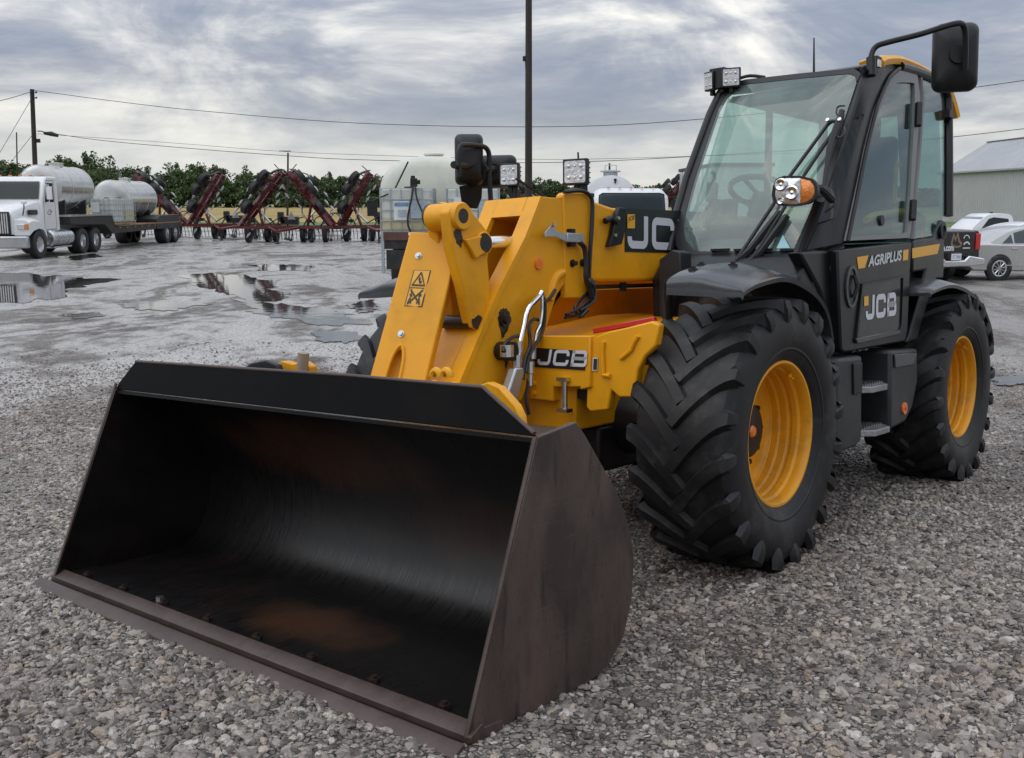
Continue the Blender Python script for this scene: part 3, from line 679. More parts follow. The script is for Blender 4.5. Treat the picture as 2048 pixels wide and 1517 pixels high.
RPATH = [(-1.93, 1.262), (-2.0, 1.292), (-2.34, 1.322), (-2.714, 1.275), (-3.0, 1.185), (-3.17, 1.08), (-3.27, .98), (-3.315, .885)]
fender(FPATH, .80, 1, 'front fender beside the cab'); fender(RPATH, .76, 1, 'rear fender behind the cab')
fender(FPATH, .76, -1, 'front fender on the far side'); fender(RPATH, .76, -1, 'hidden rear fender on the far side')
for s in (-1, 1):
    mb = MB(); mb.tube(smooth_path([(.38, s * .80, 1.30), (.36, s * .74, 1.27), (.30, s * .70, 1.12), (.22, s * .62, .95)], 5), .018, 8); mb.build('fender_bracket', BLK, tele)

# ---- chassis, axles, engine side
mb = MB(); mb.bb((-3.55, -.36, .62), (.50, .30, 1.02)); mb.build('chassis', YEL, tele, bevel=.012)
mb = MB(); mb.bb((-3.2, -.30, .38), (.30, .30, .615)); mb.bb((-2.2, .3, .45), (-.75, .80, .93)); mb.build('underframe', BLK, tele, bevel=.02)
for x in (0, -2.75):
    mb = MB(); mb.tube([(x, -.95, HB), (x, -.45, HB), (x, -.25, HB), (x, .25, HB), (x, .45, HB), (x, .80, HB)], [.13, .13, .19, .19, .13, .13], 16)
    mb.lathe([(0, .26), (.12, .24), (.17, .15), (.19, 0), (.17, -.15), (0, -.2)], (x + .02, 0, HB), 'x', 20); mb.build('axle', BLK, tele)
# engine pod on the far side with its sloping bonnet
mb = MB(); mb.prof([(-.55, .95), (-.45, 1.42), (-.75, 1.50), (-2.6, 1.55), (-3.3, 1.45), (-3.4, .85), (-3.1, .78), (-2.1, .78), (-2.0, .62), (-.7, .62)], 'y', -1.12, -.37); mb.build('engine_cover', YEL, tele, bevel=.03)
# inner wall of the machine seen under the boom
mb = MB(); mb.prof([(.42, 1.0), (.30, 1.14), (-.3, 1.30), (-2.6, 1.34), (-2.6, 1.0)], 'y', -.368, -.33); mb.build('boom_bay_wall', YEL, tele, bevel=.006)
mb = MB(); mb.prof([(.46, 1.021), (.44, 1.05), (-.55, 1.15), (-.9, 1.15), (-.9, 1.021)], 'y', -.32, .30); mb.build('deck_plate', YEL, tele, bevel=.008)
# rear counterweight
mb = MB(); mb.prof([(-3.2, .55), (-3.6, .6), (-3.78, .8), (-3.78, 1.2), (-3.5, 1.25), (-3.3, 1.25)], 'y', -1.0, .75); mb.build('counterweight', BLK, tele, bevel=.04)

# front frame face with the lettered badge and the side wing
FX = .56
front = xs_([(1030, 690), (1083, 672), (1180, 672), (1180, 775), (1160, 780), (1160, 774), (1106, 774), (1106, 803), (1030, 795)], FX)
mb = MB(); mb.prism(front, (-.07, 0, 0)); fp = mb.build('front_panel', YEL, tele, bevel=.006)
mb = MB(); a = mp(1082, 697, 'x', FX + .003); b_ = mp(1172, 741, 'x', FX + .003); badge = xs_([(1074, 696), (1172, 703), (1170, 741), (1062, 734)], FX + .003); mb.prism(badge, (.002, 0, 0)); bd = mb.build('badge', BPRINT, fp, 0)
o0 = mp(1064, 732, 'x', FX + .007); o1 = mp(1170, 737, 'x', FX + .007); t0 = mp(1075, 701, 'x', FX + .007)
W_ = o1[1] - o0[1]; H_ = t0[2] - o0[2]
decal(block_logo(W_ * .92, H_, .21), lambda s, t: (FX + .0065, o0[1] + .03 + s + t * .22, o0[2] + .006 + t + s / W_ * (o1[2] - o0[2])), 'badge_letters', LGREY, bd)
for u, v in ((1070, 767), (1070, 786)):
    c = mp(u, v, 'x', FX); mb = MB(); mb.cyl(c, c + np.array([.02, 0, 0]), .012, 6); mb.build('bolt', YEL, fp)
mb = MB(); c0 = mp(1106, 776, 'x', FX - .06); c1 = mp(1175, 800, 'x', FX - .06); mb.bb((FX - .2, c0[1], c1[2]), (FX - .075, c1[1], c0[2])); mb.build('tow_recess', BLK, fp)
c = mp(1129, 790, 'x', FX + .01); mb = MB(); mb.cyl(c - np.array([0, 0, .07]), c + np.array([0, 0, .07]), .015, 12); mb.box(c + np.array([0, 0, .075]), (.05, .06, .018)); mb.box(c - np.array([0, 0, .075]), (.05, .06, .018)); mb.build('tow_pin', BARE, fp)
wing = xs_([(1176, 700), (1178, 688), (1190, 674), (1215, 664), (1255, 655), (1303, 643), (1318, 650), (1312, 690), (1290, 712), (1275, 740), (1272, 768), (1262, 795), (1238, 795), (1222, 780), (1216, 820), (1180, 824), (1172, 815)], FX - .02)
mb = MB(); mb.prism(wing, (-.05, 0, 0)); wg = mb.build('side_wing', YEL, tele, bevel=.008)
mb = MB(); mb.tube([mp(u, v, 'x', FX - .012) for u, v in ((1276, 672), (1268, 684), (1262, 700), (1248, 712), (1240, 718))], .010, 8); mb.build('lifting_rib', YEL, wg)
mb = MB(); mb.tube([mp(u, v, 'x', FX - .012) for u, v in ((1206, 684), (1204, 700), (1206, 735), (1206, 750), (1220, 752))], .012, 8); mb.build('edge_rib', YEL, wg)
mb = MB(); mb.prism(xs_([(1186, 716), (1196, 716), (1195, 742), (1185, 742)], FX - .016), (.003, 0, 0)); st_ = mb.build('tie_down_sticker', LGREY, wg, 0)
mb = MB(); mb.prism(xs_([(1187.5, 718), (1194.5, 718), (1193.5, 740), (1186.5, 740)], FX - .0125), (.001, 0, 0)); mb.build('sticker_print', DGREY, st_, 0)
mb = MB(); mb.prism([mp(u, v, 'x', FX - .10) for u, v in ((1185, 658), (1250, 645), (1306, 634), (1310, 646), (1250, 656), (1186, 668))], (-.03, 0, 0)); mb.build('red_marker', REDR, tele, bevel=.004)

# ---- boom
BY0, BY1 = -.27, .07
BT, BB = 1.765, 1.345
mb = MB(); mb.prof([(.26, 1.31), (.26, 1.765), (.0, 1.765), (-.16, 1.742), (-2.7, 1.80), (-2.7, 1.36), (-.08, 1.345), (.02, 1.345)], 'y', BY0, BY1); boom = mb.build('boom', YEL, tele, bevel=.018, seg=3)
mb = MB(); mb.prof([(.20, 1.43), (.20, 1.71), (.30, 1.72), (.30, 1.43)], 'y', BY0 + .025, BY1 - .025); mb.build('inner_boom', YEL, boom, bevel=.012)
# collar plate on the boom end
cp = ys([(1127, 390), (1133, 385), (1178, 386), (1186, 394), (1187, 470), (1183, 560), (1175, 596), (1131, 597), (1131, 560), (1128, 470)], BY1 + .012)
mb = MB(); mb.prism(cp, (0, -.05, 0)); col_ = mb.build('boom_collar', YEL, boom, bevel=.006)
mb = MB(); mb.prism(ys([(1086, 398), (1128, 394), (1128, 402), (1086, 405)], BY1 + .004), (0, -.02, 0)); mb.build('collar_strap', YEL, col_, bevel=.003)
mb = MB(); mb.prism(ys([(1092, 413), (1127, 411), (1127, 426), (1098, 427)], BY1 - .018), (0, .004, 0)); mb.build('slot', WRED, boom)
for u, v in ((1144, 527), (1164, 526)): c = mp(u, v, 'y', BY1 + .012); mb = MB(); mb.cyl(c, c + np.array([0, .03, 0]), .012, 8); mb.cyl(c, c + np.array([0, .008, 0]), .02, 12); mb.build('bolt', GREASE, col_)
# boom lettering panel
bp_ = ys([(1251, 417), (1420, 425), (1420, 508), (1250, 504)], BY1 + .004); mb = MB(); mb.prism(bp_, (0, -.003, 0)); bpan = mb.build('boom_badge', BPRINT, boom, 0)
j0 = mp(1255, 497, 'y', BY1 + .0065); j1 = mp(1255, 430, 'y', BY1 + .0065); jr = mp(1296, 497, 'y', BY1 + .0065)
LH = j1[2] - j0[2]; LW = (j0[0] - jr[0]) / .27
decal(block_logo(LW, LH, .235), lambda s, t: (j0[0] - s, BY1 + .0068, j0[2] + t), 'badge_letters', LGREY, bpan)
mb = MB(); mb.prism(ys([(1255, 429), (1270, 429), (1270, 457), (1255, 457)], BY1 + .0085), (0, -.001, 0)); sq = mb.build('badge_square', YPRINT, bpan, 0)
s0 = mp(1256, 452, 'y', BY1 + .0095); s1 = mp(1269, 434, 'y', BY1 + .0095)
decal(fit_text('JCB', s0[0] - s1[0], (s1[2] - s0[2]) * .6, .02, .3), lambda s, t: (s0[0] - s, BY1 + .0095, s0[2] + .015 + t + s * .25), 'square_letters', BPRINT, sq)
# black sensor plate in front of the badge, with its nub
mb = MB(); mb.prism(ys([(1240, 415), (1253, 417), (1252, 455), (1247, 478), (1244, 489), (1219, 494), (1226, 470), (1231, 440)], BY1 + .035), (0, -.03, 0)); mb.tube([mp(1210, 443, 'y', BY1 + .03), mp(1222, 437, 'y', BY1 + .03), mp(1232, 446, 'y', BY1 + .03)], .018, 8)
sen = mb.build('sensor_plate', BLK, boom, bevel=.004)
for u, v in ((1235, 437), (1229, 471)): c = mp(u, v, 'y', BY1 + .035); mb = MB(); mb.cyl(c, c + np.array([0, .012, 0]), .010, 6); mb.build('bolt', BARE, sen)
mb = MB(); c = mp(1075, 528, 'y', BY1 + .002); mb.cyl(c, c + np.array([0, .012, 0]), .028, 20); orf = mb.build('orange_reflector', ORANGE, tele)
# galvanised hose bracket and black clamp
mb = MB(); mb.prism(ys([(1085, 470), (1107, 447), (1111, 462), (1136, 470), (1136, 486), (1112, 474), (1086, 474)], BY1 + .045), (0, -.004, 0)); q = mb.build('hose_bracket', GALV, tele, bevel=.002)
mb = MB(); a = mp(1134, 466, 'y', BY1 + .049); b_ = mp(1167, 486, 'y', BY1 + .049); mb.bb((b_[0], BY1 + .014, b_[2]), (a[0], BY1 + .053, a[2])); mb.build('bracket_loop', GALV, q, bevel=.003)
mb = MB(); a = mp(1139, 458, 'y', BY1 + .03); b_ = mp(1148, 494, 'y', BY1 + .03); mb.bb((b_[0], BY1 + .013, b_[2]), (a[0], BY1 + .04, a[2])); mb.build('clamp_block', BLK, q)
for u, v in ((1087, 470), (1105, 450)): c = mp(u, v, 'y', BY1 + .045); mb = MB(); mb.cyl(c, c + np.array([0, .015, 0]), .010, 6); mb.build('bolt', BARE, q)
# hoses along the boom end
mb = MB(); mb.tube(smooth_path([mp(u, v, 'y', BY1 + .03) for u, v in ((1128, 384), (1162, 382), (1180, 392), (1185, 410), (1184, 450), (1180, 510), (1178, 565), (1180, 585))], 5), .011, 8)
mb.tube(smooth_path([mp(u, v, 'y', BY1 + .05) for u, v in ((1160, 486), (1169, 497), (1172, 525), (1172, 556), (1180, 580), (1184, 600))], 5), .013, 8); mb.build('work_light_cable', HOSE, tele)
mb = MB()
for pts in (((1183, 566), (1178, 590), (1165, 612), (1150, 622), (1132, 630)), ((1186, 570), (1184, 596), (1168, 618), (1158, 630), (1130, 636)), ((1176, 585), (1158, 604), (1150, 618), (1160, 634), (1176, 620)), ((1180, 562), (1190, 580), (1186, 604), (1160, 622))):
    mb.tube(smooth_path([mp(u, v, 'y', BY1 + .02 + .01 * i) for i, (u, v) in enumerate(pts)], 4), .009, 6)
mb.build('cable_bundle', HOSE, tele)
mb = MB()
for u, v in ((1178, 561), (1184, 565)): c = mp(u, v, 'y', BY1 + .035); mb.box(c, (.03, .03, .02))
mb.build('cable_tie', BARE, tele)
mb = MB(); mb.tube(ys([(1187, 575), (1240, 573), (1300, 571), (1330, 569)], BY1 - .05), .012, 8); mb.box(mp(1246, 574, 'y', BY1 - .03), (.04, .02, .05)); mb.build('boom_pipe', HOSE, boom)

# gooseneck head of the inner boom
GF = [(1080, 391), (1062, 398), (1052, 470), (1000, 585), (940, 745), (928, 775)]
fe = [(.585, 1.752), (.50, 1.775), (.36, 1.775)]
gl = [tuple(mp(u, v, 'y', BY1))[::2] for u, v in ((1081, 393), (1068, 428), (1049, 476), (996, 580), (960, 667), (923, 754), (915, 775))]
gr = [tuple(mp(u, v, 'y', BY1))[::2] for u, v in ((1010, 812), (1042, 800), (1082, 690), (1112, 590), (1133, 560), (1133, 400))]
side = gl + gr
mb = MB(); mb.prof(side, 'y', BY1 + .004, BY1 - .026); goose = mb.build('boom_head', YEL, tele, bevel=.004); goose['label'] = 'angled yellow head of the boom'
mb = MB(); mb.prof(side, 'y', BY0 - .004, BY0 + .026); mb.build('head_side_plate', YEL, goose, bevel=.004)
# front flange with the opening for the tilt ram
p0 = np.array(gl[0]); p1 = np.array(gl[-1]); 
def front_pt(t, y):                                     # along the front edge of the head
    q = resample([np.array(g) for g in gl], 41, False)[int(round(t * 40))]; return (q[0] + .012, y, q[1])
def flange(t0, t1, y0, y1, name):
    rows = [[front_pt(t, y0), front_pt(t, y1)] for t in np.linspace(t0, t1, 24)]; mb = MB(); mb.grid(rows)
    back = [[(p[0] - .03, p[1], p[2] - .006) for p in r] for r in rows]; mb.grid(back)
    n = 24; mb.f += [(2 * i, 2 * i + 2, 2 * n + 2 * i + 2, 2 * n + 2 * i) for i in range(n - 1)] + [(2 * i + 1, 2 * i + 3, 2 * n + 2 * i + 3, 2 * n + 2 * i + 1) for i in range(n - 1)] + [(0, 1, 2 * n + 1, 2 * n), (2 * n - 2, 2 * n - 1, 4 * n - 1, 4 * n - 2)]
    return mb.build(name, YEL, goose, 50)
flange(0, 1, BY1 - .075, BY1 + .012, 'flange_strip'); flange(0, 1, BY0 - .012, BY0 + .075, 'flange_strip'); flange(0, .10, BY0 + .070, BY1 - .070, 'flange_top')
flange(.66, 1, BY0 + .07, BY1 - .07, 'flange_floor')
mb = MB(); mb.prism([(p[0], BY0, p[1]) for p in [gl[0], gl[1]] + [(gr[-1][0], gl[1][1] - .03), gr[-1]]], (0, BY1 - BY0, 0)); mb.build('head_top_plate', YEL, goose, bevel=.01)
mb = MB(); mb.prof([(.52, 1.06), (.70, 1.0), (.26, 1.30), (.26, 1.34)], 'y', BY0 + .02, BY1 - .02); mb.build('head_back_plate', YEL, goose)
# pressed swage on the head side, stub pins
mb = MB(); mb.tube(smooth_path([mp(u, v, 'y', BY1 + .004) for u, v in ((1126, 545), (1112, 555), (1104, 575), (1098, 600))], 5), .022, 10); mb.build('swage_rib', YEL, goose)
for u, v, r in ((1008, 640, .034), (1016, 700, .03)):
    c = mp(u, v, 'y', BY1 + .004); mb = MB(); mb.cyl(c, c + np.array([0, .012, 0]), r, 20); mb.cyl(c, c + np.array([0, .03, 0]), r * .6, 16); mb.build('pivot_pin', GREASE, goose)
for pts in (((960, 640), (966, 636), (972, 660), (968, 690), (965, 668), (958, 655)),): pass
# old grease and runs below the pins
def stain(pts, y, name='grease_stain'):
    P = [mp(u, v, 'y', y) for u, v in pts]; P = resample(P, 40); r_ = random.Random(len(pts)); c_ = sum(P) / len(P)
    mb = MB(); mb.prism([c_ + (p - c_) * (1 + r_.uniform(-.10, .10)) for p in P], (0, -.0015, 0)); mb.build(name, GREASE, goose, 0)
stain([(1000, 622), (1010, 615), (1020, 626), (1020, 650), (1012, 668), (1004, 678), (1002, 660), (996, 640)], BY1 + .0075)
stain([(1010, 690), (1022, 688), (1026, 704), (1018, 716), (1012, 740), (1009, 712)], BY1 + .0075)
# tilt ram seen through the opening
ra = np.array(mp(967, 487, 'y', -.02)); rb = ra + np.array([-.42, 0, .03])
mb = MB(); mb.cyl(ra, rb, .032, 20); mb.build('ram_rod', CHROME, goose)
mb = MB(); mb.cyl(rb + np.array([.10, 0, -.006]), rb + np.array([-.6, 0, .04]), .062, 24); mb.lathe([(.0, .03), (.075, .03), (.075, -.03), (0, -.03)], tuple(rb + np.array([.08, 0, 0])), 'x', 24); mb.build('ram_barrel', BLK, goose)
# tilt lever: two plates on pins
def lever(y0, th, name, pts):
    P = [tuple(mp(u, v, 'y', y0))[::2] for u, v in pts]; mb = MB(); mb.prof(P, 'y', y0, y0 - th); return mb.build(name, YEL, tele, bevel=.008)
lv = lever(.055, .06, 'tilt_lever', [(897, 425), (905, 411), (922, 405), (938, 412), (950, 430), (975, 462), (980, 490), (976, 520), (982, 590), (975, 640), (958, 662), (944, 655), (938, 630), (925, 570), (905, 500)])
lv2 = lever(-.09, .06, 'tilt_lever', [(866, 425), (875, 408), (893, 404), (905, 412), (912, 430), (935, 470), (940, 500), (940, 590), (935, 640), (920, 655), (908, 640), (900, 570), (880, 500)])
mb = MB(); c = mp(920, 433, 'y', .055); mb.lathe([(.0, .012), (.034, .012), (.034, .022), (.058, .022), (.064, .012), (.064, -.17)], tuple(c), 'y', 28); lb = mb.build('lever_boss', YEL, lv)
mb = MB(); mb.cyl(c + np.array([0, .0, 0]), c + np.array([0, .020, 0]), .036, 24); mb.build('lever_pin', GREASE, lv); mb = MB(); c2 = mp(966, 487, 'y', .06); mb.cyl(c2, c2 + np.array([0, .02, 0]), .040, 24); mb.cyl(c2 - np.array([0, .16, 0]), c2, .034, 20); mb.build('lever_pin', GREASE, lv); mb = MB()
c3 = mp(934, 645, 'y', .0); mb.cyl(c3 - np.array([0, .16, 0]), c3 + np.array([0, .035, 0]), .032, 20); mb.build('lever_pin', GREASE, lv)
mb = MB(); mb.lathe([(.046, .012), (.054, .012), (.054, -.05), (.046, -.05)], tuple(c2), 'y', 24); mb.prism([mp(u, v, 'y', .058) for u, v in ((925, 480), (958, 472), (974, 500), (946, 518), (936, 498))], (0, .02, 0)); mb.build('lever_gusset', YEL, lv, bevel=.004)
mb = MB(); c4 = mp(880, 432, 'y', -.09); mb.lathe([(.0, .03), (.052, .03), (.06, .0), (.06, -.06)], tuple(c4), 'y', 24); mb.build('lever_boss', GREASE, lv2)
lvst = lambda pts, y: stain(pts, y)
stain([(944, 640), (958, 630), (968, 640), (966, 656), (954, 660), (946, 654)], .0575)
stain([(908, 466), (914, 450), (920, 455), (926, 478), (922, 496), (914, 486)], .0575)
# link cover plate with warning sign
TLc = np.array(mp(820, 464, 'y', -.235)); TRc = np.array(mp(921, 466, 'y', -.01)); BLc = np.array(mp(738, 760, 'y', -.235)); BRc = np.array(mp(850, 768, 'y', -.01))
def lc(s, t, d=0):                                      # s across, t down
    a = TLc + (TRc - TLc) * s; b = BLc + (BRc - BLc) * s; n = np.cross(TRc - TLc, BLc - TLc); n /= np.linalg.norm(n)
    if n[0] < 0: n = -n
    return a + (b - a) * t + n * d
slot = [(0.30, 1.1), (.30, .88), (.33, .82), (.38, .79), (.43, .79), (.48, .82), (.51, .88), (.51, 1.1)]
out_ = [(0, 0), (1, 0), (1, 1.1)] + list(reversed(slot)) + [(0, 1.1)]
mb = MB(); mb.prism([lc(s, t) for s, t in out_], tuple(lc(0, 0, -.022) - lc(0, 0))); cov = mb.build('link_cover', YEL, tele, bevel=.008, seg=3); cov['label'] = 'sloping yellow cover plate with a warning sign'
mb = MB(); mb.tube(smooth_path([lc(s, t, .002) for s, t in [(.27, 1.1), (.28, .9), (.33, .80), (.41, .765), (.48, .80), (.53, .9), (.54, 1.1)]], 4), .008, 8); mb.build('slot_edge', YEL, cov)
mb = MB(); mb.prism([lc(1.0, 0, -.004), lc(1.0, 1.1, -.004), lc(.93, 1.1, -.10), lc(.93, .5, -.10), lc(.96, .05, -.06)], tuple((TRc - TLc) * -.06)); mb.build('cover_flange', YEL, cov, bevel=.004)
mb = MB(); mb.prism([lc(.05, .1, -.05), lc(.95, .1, -.05), lc(.95, 1.1, -.05), lc(.05, 1.1, -.05)], tuple(lc(0, 0, -.02) - lc(0, 0))); mb.build('link_arm', YEL, cov)
for s, t in ((.30, .165), (.36, .69)):
    mb = MB(); c = lc(s, t); n = lc(s, t, 1) - c; mb.cyl(c, c + n * .006, .016, 16); mb.cyl(c, c + n * .016, .010, 6); mb.build('bolt', GALV, cov)
def sticker(s0, t0, s1, t1, d, name, m, par):
    mb = MB(); mb.prism([lc(s, t, d) for s, t in ((s0, t0), (s1, t0), (s1, t1), (s0, t1))], tuple(lc(0, 0, .001) - lc(0, 0))); return mb.build(name, m, par, 0)
k1 = sticker(.285, .262, .62, .508, .0040, 'warning_sign', BPRINT, cov)
sticker(.305, .2665, .60, .381, .0062, 'sign_field', YPRINT, k1); sticker(.305, .388, .60, .5035, .0062, 'sign_field', YPRINT, k1)
def strokes(lines, d, w, name):
    V = []; F = []
    for L_ in lines:
        v, f = ribbon(L_, w); o = len(V); V += v; F += [tuple(i + o for i in q) for q in f]
    return decal((V, F), lambda s, t: lc(s, t, d), name, BPRINT, k1)
strokes([[(.45, .280), (.57, .366), (.335, .366), (.45, .280)], [(.44, .31), (.46, .345), (.50, .345)], [(.43, .325), (.47, .33)]], .0100, .017, 'triangle_print')
strokes([[(.33, .395), (.57, .495)], [(.57, .395), (.33, .495)], [(.36, .41), (.36, .45), (.33, .49)], [(.36, .45), (.40, .49)], [(.53, .41), (.53, .45), (.56, .49)], [(.53, .45), (.50, .49)], [(.34, .43), (.39, .44)], [(.51, .44), (.56, .43)]], .0100, .015, 'crossed_print')

# quick hitch behind the bucket
mb = MB(); 
for y in (-.42, -.30, .20, .32): mb.prof([(1.16, .25), (1.36, .25), (1.47, .44), (1.47, .60), (1.42, .90), (1.36, .93), (1.28, .88), (1.14, .55)], 'y', y - .015, y + .015)
mb.bb((1.18, -.45, .40), (1.30, .35, .75)); mb.bb((1.36, -.45, .80), (1.42, .35, .88)); mb.build('hitch_carriage', YEL, tele, bevel=.008)
hp = xs_([(955, 772), (975, 765), (998, 775), (1030, 812), (1040, 835), (1042, 856), (1030, 850), (990, 815), (960, 790)], 1.62); mb = MB(); mb.prism(hp, (-.04, 0, 0)); mb.build('hitch_ear', YEL, tele, bevel=.005)
mb = MB(); 
for u in (873, 893): c = mp(u, 754, 'x', 1.45); mb.tube(smooth_path([c + np.array([0, .022 * math.cos(a), .025 * math.sin(a)]) for a in np.linspace(0, math.pi, 7)], 3), .016, 8)
mb.build('hitch_loop', YEL, tele)
# hydraulic pipes and lock lever on the left of the head
mb = MB(); mb.tube(smooth_path([mp(u, v, 'y', BY1 + .07) for u, v in ((1084, 584), (1078, 594), (1056, 620), (1048, 655), (1040, 690), (1036, 730))], 4), .013, 10)
mb.tube(smooth_path([mp(u, v, 'y', BY1 + .07) for u, v in ((1084, 590), (1084, 620), (1080, 650), (1072, 668), (1068, 700))], 4), .012, 10); pip = mb.build('hydraulic_pipes', CHROME, tele)
mb = MB()
for pts in (((1084, 590), (1090, 610), (1086, 660), (1070, 690), (1058, 715), (1052, 745)), ((1078, 640), (1066, 640), (1058, 655), (1060, 690), (1050, 720), (1046, 760)), ((1064, 688), (1058, 730), (1056, 770), (1052, 800), (1058, 830)), ((1110, 580), (1100, 596), (1088, 606)), ((1046, 670), (1024, 676), (1010, 688), (1006, 704))):
    mb.tube(smooth_path([mp(u, v, 'y', BY1 + .05 + .012 * i) for i, (u, v) in enumerate(pts)], 4), .009, 8)
mb.build('hydraulic_hoses', HOSE, tele)
mb = MB()
for u, v, w in ((1037, 694, .030), (1034, 722, .034), (1064, 706, .028), (1060, 735, .03), (1014, 702, .045), (1060, 760, .022)):
    c = mp(u, v, 'y', BY1 + .075); mb.cyl(c - np.array([0, 0, .028]), c + np.array([0, 0, .028]), w * .75, 10)
mb.build('hose_couplings', BARE, tele)
mb = MB(); c = mp(1016, 703, 'y', BY1 + .06); mb.cyl(c - np.array([0, .05, 0]), c + np.array([0, .03, 0]), .045, 16); mb.build('valve_block', BLK, tele)
lk = ys([(1032, 736), (1048, 736), (1049, 748), (1036, 800), (1030, 812), (1012, 804), (1018, 780), (1030, 744)], BY1 + .12); mb = MB(); mb.prism(lk, (0, -.05, 0)); mb.build('lock_cylinder', GALV, tele, bevel=.008)
mb = MB(); mb.tube(smooth_path([mp(u, v, 'y', BY1 + .11) for u, v in ((1024, 812), (1036, 812), (1040, 830), (1040, 850))], 4), .008, 8); mb.tube(ys([(1018, 832), (1038, 830)], BY1 + .11), .012, 8); mb.build('lock_wire', CHROME, tele)

# ---- bucket
PR = [(2.33, .018), (2.05, .018), (1.78, .022), (1.66, .05), (1.575, .13), (1.525, .25), (1.512, .38), (1.535, .50), (1.60, .63), (1.70, .755), (1.765, .82), (1.80, .853), (1.835, .862), (1.90, .861), (2.004, .852)]
PRs = [tuple(p) for p in smooth_path(PR, 4)]
def shell(y0, y1):
    mb = MB(); inn = []
    for i, p in enumerate(PRs):
        a = np.array(PRs[max(i - 1, 0)]); b = np.array(PRs[min(i + 1, len(PRs) - 1)]); t = (b - a) / np.linalg.norm(b - a); n = np.array([t[1], -t[0]]) ; inn.append(tuple(np.array(p) + n * .014))
    poly = [(x, z) for x, z in PRs] + [(x, z) for x, z in reversed(inn)]
    n = len(poly); ny = 2; vs = [(x, y, z) for y in (y0, y1) for x, z in poly]
    fs = [(k, (k + 1) % n, n + (k + 1) % n, n + k) for k in range(n)]; m = len(PRs)
    fs += [(i, i + 1, n - 2 - i, n - 1 - i) for i in range(m - 1)] + [(n + i, n + i + 1, 2 * n - 2 - i, 2 * n - 1 - i) for i in range(m - 1)]
    mb.add(vs, fs); return mb
bucket = shell(-1.268, 1.268).build('bucket', STEELB, tele, 30); bucket['label'] = 'wide dark steel bucket resting on the gravel'
SIDE = [(2.338, .02), (2.012, .858), (1.815, .884), (1.765, .835), (1.66, .71), (1.562, .585), (1.50, .46), (1.482, .36), (1.494, .23), (1.545, .105), (1.64, .028), (1.76, .002), (2.20, .004)]
for y, m in ((1.270, 'left'), (-1.290, 'right')):
    mb = MB(); mb.prof(SIDE, 'y', y, y + .020); o = mb.build('side_plate', STEELO if m == 'left' else STEELB, bucket, bevel=.003, seg=1)
    o['label'] = 'scratched rusty side plate facing the camera' if m == 'left' else 'far side plate of the bucket'
# upper lip with uneven chamfered ends
lip = [(2.002, -1.284, .858), (2.006, 1.278, .860), (1.932, .99, .984), (1.930, .3, .992), (1.930, -.5, .990), (1.930, -1.227, .983), (1.985, -1.284, .885)]
mb = MB(); mb.prism(lip, (-.012, 0, -.004)); mb.build('lip', LIPM, bucket, bevel=.002, seg=1)
mb = MB(); mb.tube([(1.926, -1.225, .986), (1.926, .3, .994), (1.927, .99, .988), (2.006, 1.272, .868)], .007, 8); mb.build('lip_rim', EDGE, bucket)
for yy_, xt, zt in ((1.281, 2.013, .858), (-1.281, 2.0, .885)): mb = MB(); mb.tube([(2.338, yy_, .022), (xt, yy_, zt)], .0085, 6); mb.build('worn_side_edge', EDGE, bucket)
mb = MB(); mb.prof([(2.288, .052), (2.296, .053), (2.342, .030), (2.342, .008), (2.20, .003), (2.20, .034), (2.28, .040)], 'y', -1.302, 1.302); mb.build('cutting_edge', EDGE, bucket, bevel=.002, seg=1)
mb = MB(); mb.prof([(2.30, .010), (2.385, .006), (2.385, -.004), (2.30, -.004)], 'y', -1.30, 1.30); mb.build('edge_gap', GREASE, bucket)  # dark strip laid in to make the groove between the two edges read dark
mb = MB(); mb.prof([(2.378, .030), (2.387, .030), (2.434, .004), (2.438, -.022), (2.25, -.026), (2.25, -.006), (2.372, -.006)], 'y', -1.315, 1.315); mb.build('bolt_on_edge', EDGE, bucket, bevel=.002, seg=1)
mb = MB(); mb.prof([(2.298, .036), (2.298, .0405), (2.15, .042), (2.15, .036)], 'y', -1.265, 1.265); mb.build('wear_strip', STEELB, bucket)
bolt_src = None
for k in range(8):
    y = -1.12 + 2.24 * k / 7; c = (2.262, y, .040)
    if bolt_src is None:
        mb = MB(); mb.cyl((0, 0, 0), (0, 0, .016), .021, 6); mb.cyl((0, 0, .0), (0, 0, .024), .011, 10); bolt_src = mb.build('bolt', GREASE, bucket); bolt_src.location = c
    else:
        b = share(bolt_src, bucket, c, (0, 0, .4 * k))
mb = MB(); mb.cyl((2.262, -.505, .040), (2.262, -.505, .070), .018, 6); mb.build('bolt', BARE, bucket)['label'] = 'bright new bolt among rusty ones'
# hitch brackets on the back of the bucket
for y in (-.62, -.50, .40, .52):
    zt = .90 if y > 0 else .93
    mb = MB(); mb.prof([(1.585, .66), (1.49, .44), (1.42, .48), (1.36, .70), (1.42, zt - .06), (1.52, zt), (1.62, zt - .04), (1.72, .80)], 'y', y - .015, y + .015); mb.build('hitch_bracket', STEELO, bucket, bevel=.004)
c = mp(600, 738, 'x', 1.55); mb = MB(); mb.cyl(c + np.array([0, 0, -.12]), mp(607, 706, 'x', 1.55), .026, 12); mb.build('stabiliser_pin', mat('pale_worn_pin', (.32, .25, .18), .5), bucket)
mb = MB(); mb.prism(xs_([(535, 752), (562, 722), (585, 728), (604, 724), (618, 734), (618, 752)], 1.52), (-.05, 0, 0)); mb.build('bracket_ear', YEL, bucket, bevel=.006)
mb = MB(); mb.prism(xs_([(476, 745), (500, 727), (530, 721), (554, 730), (560, 750)], 1.60), (-.03, 0, 0)); mb.build('bracket_plate', BLK, bucket, bevel=.006)

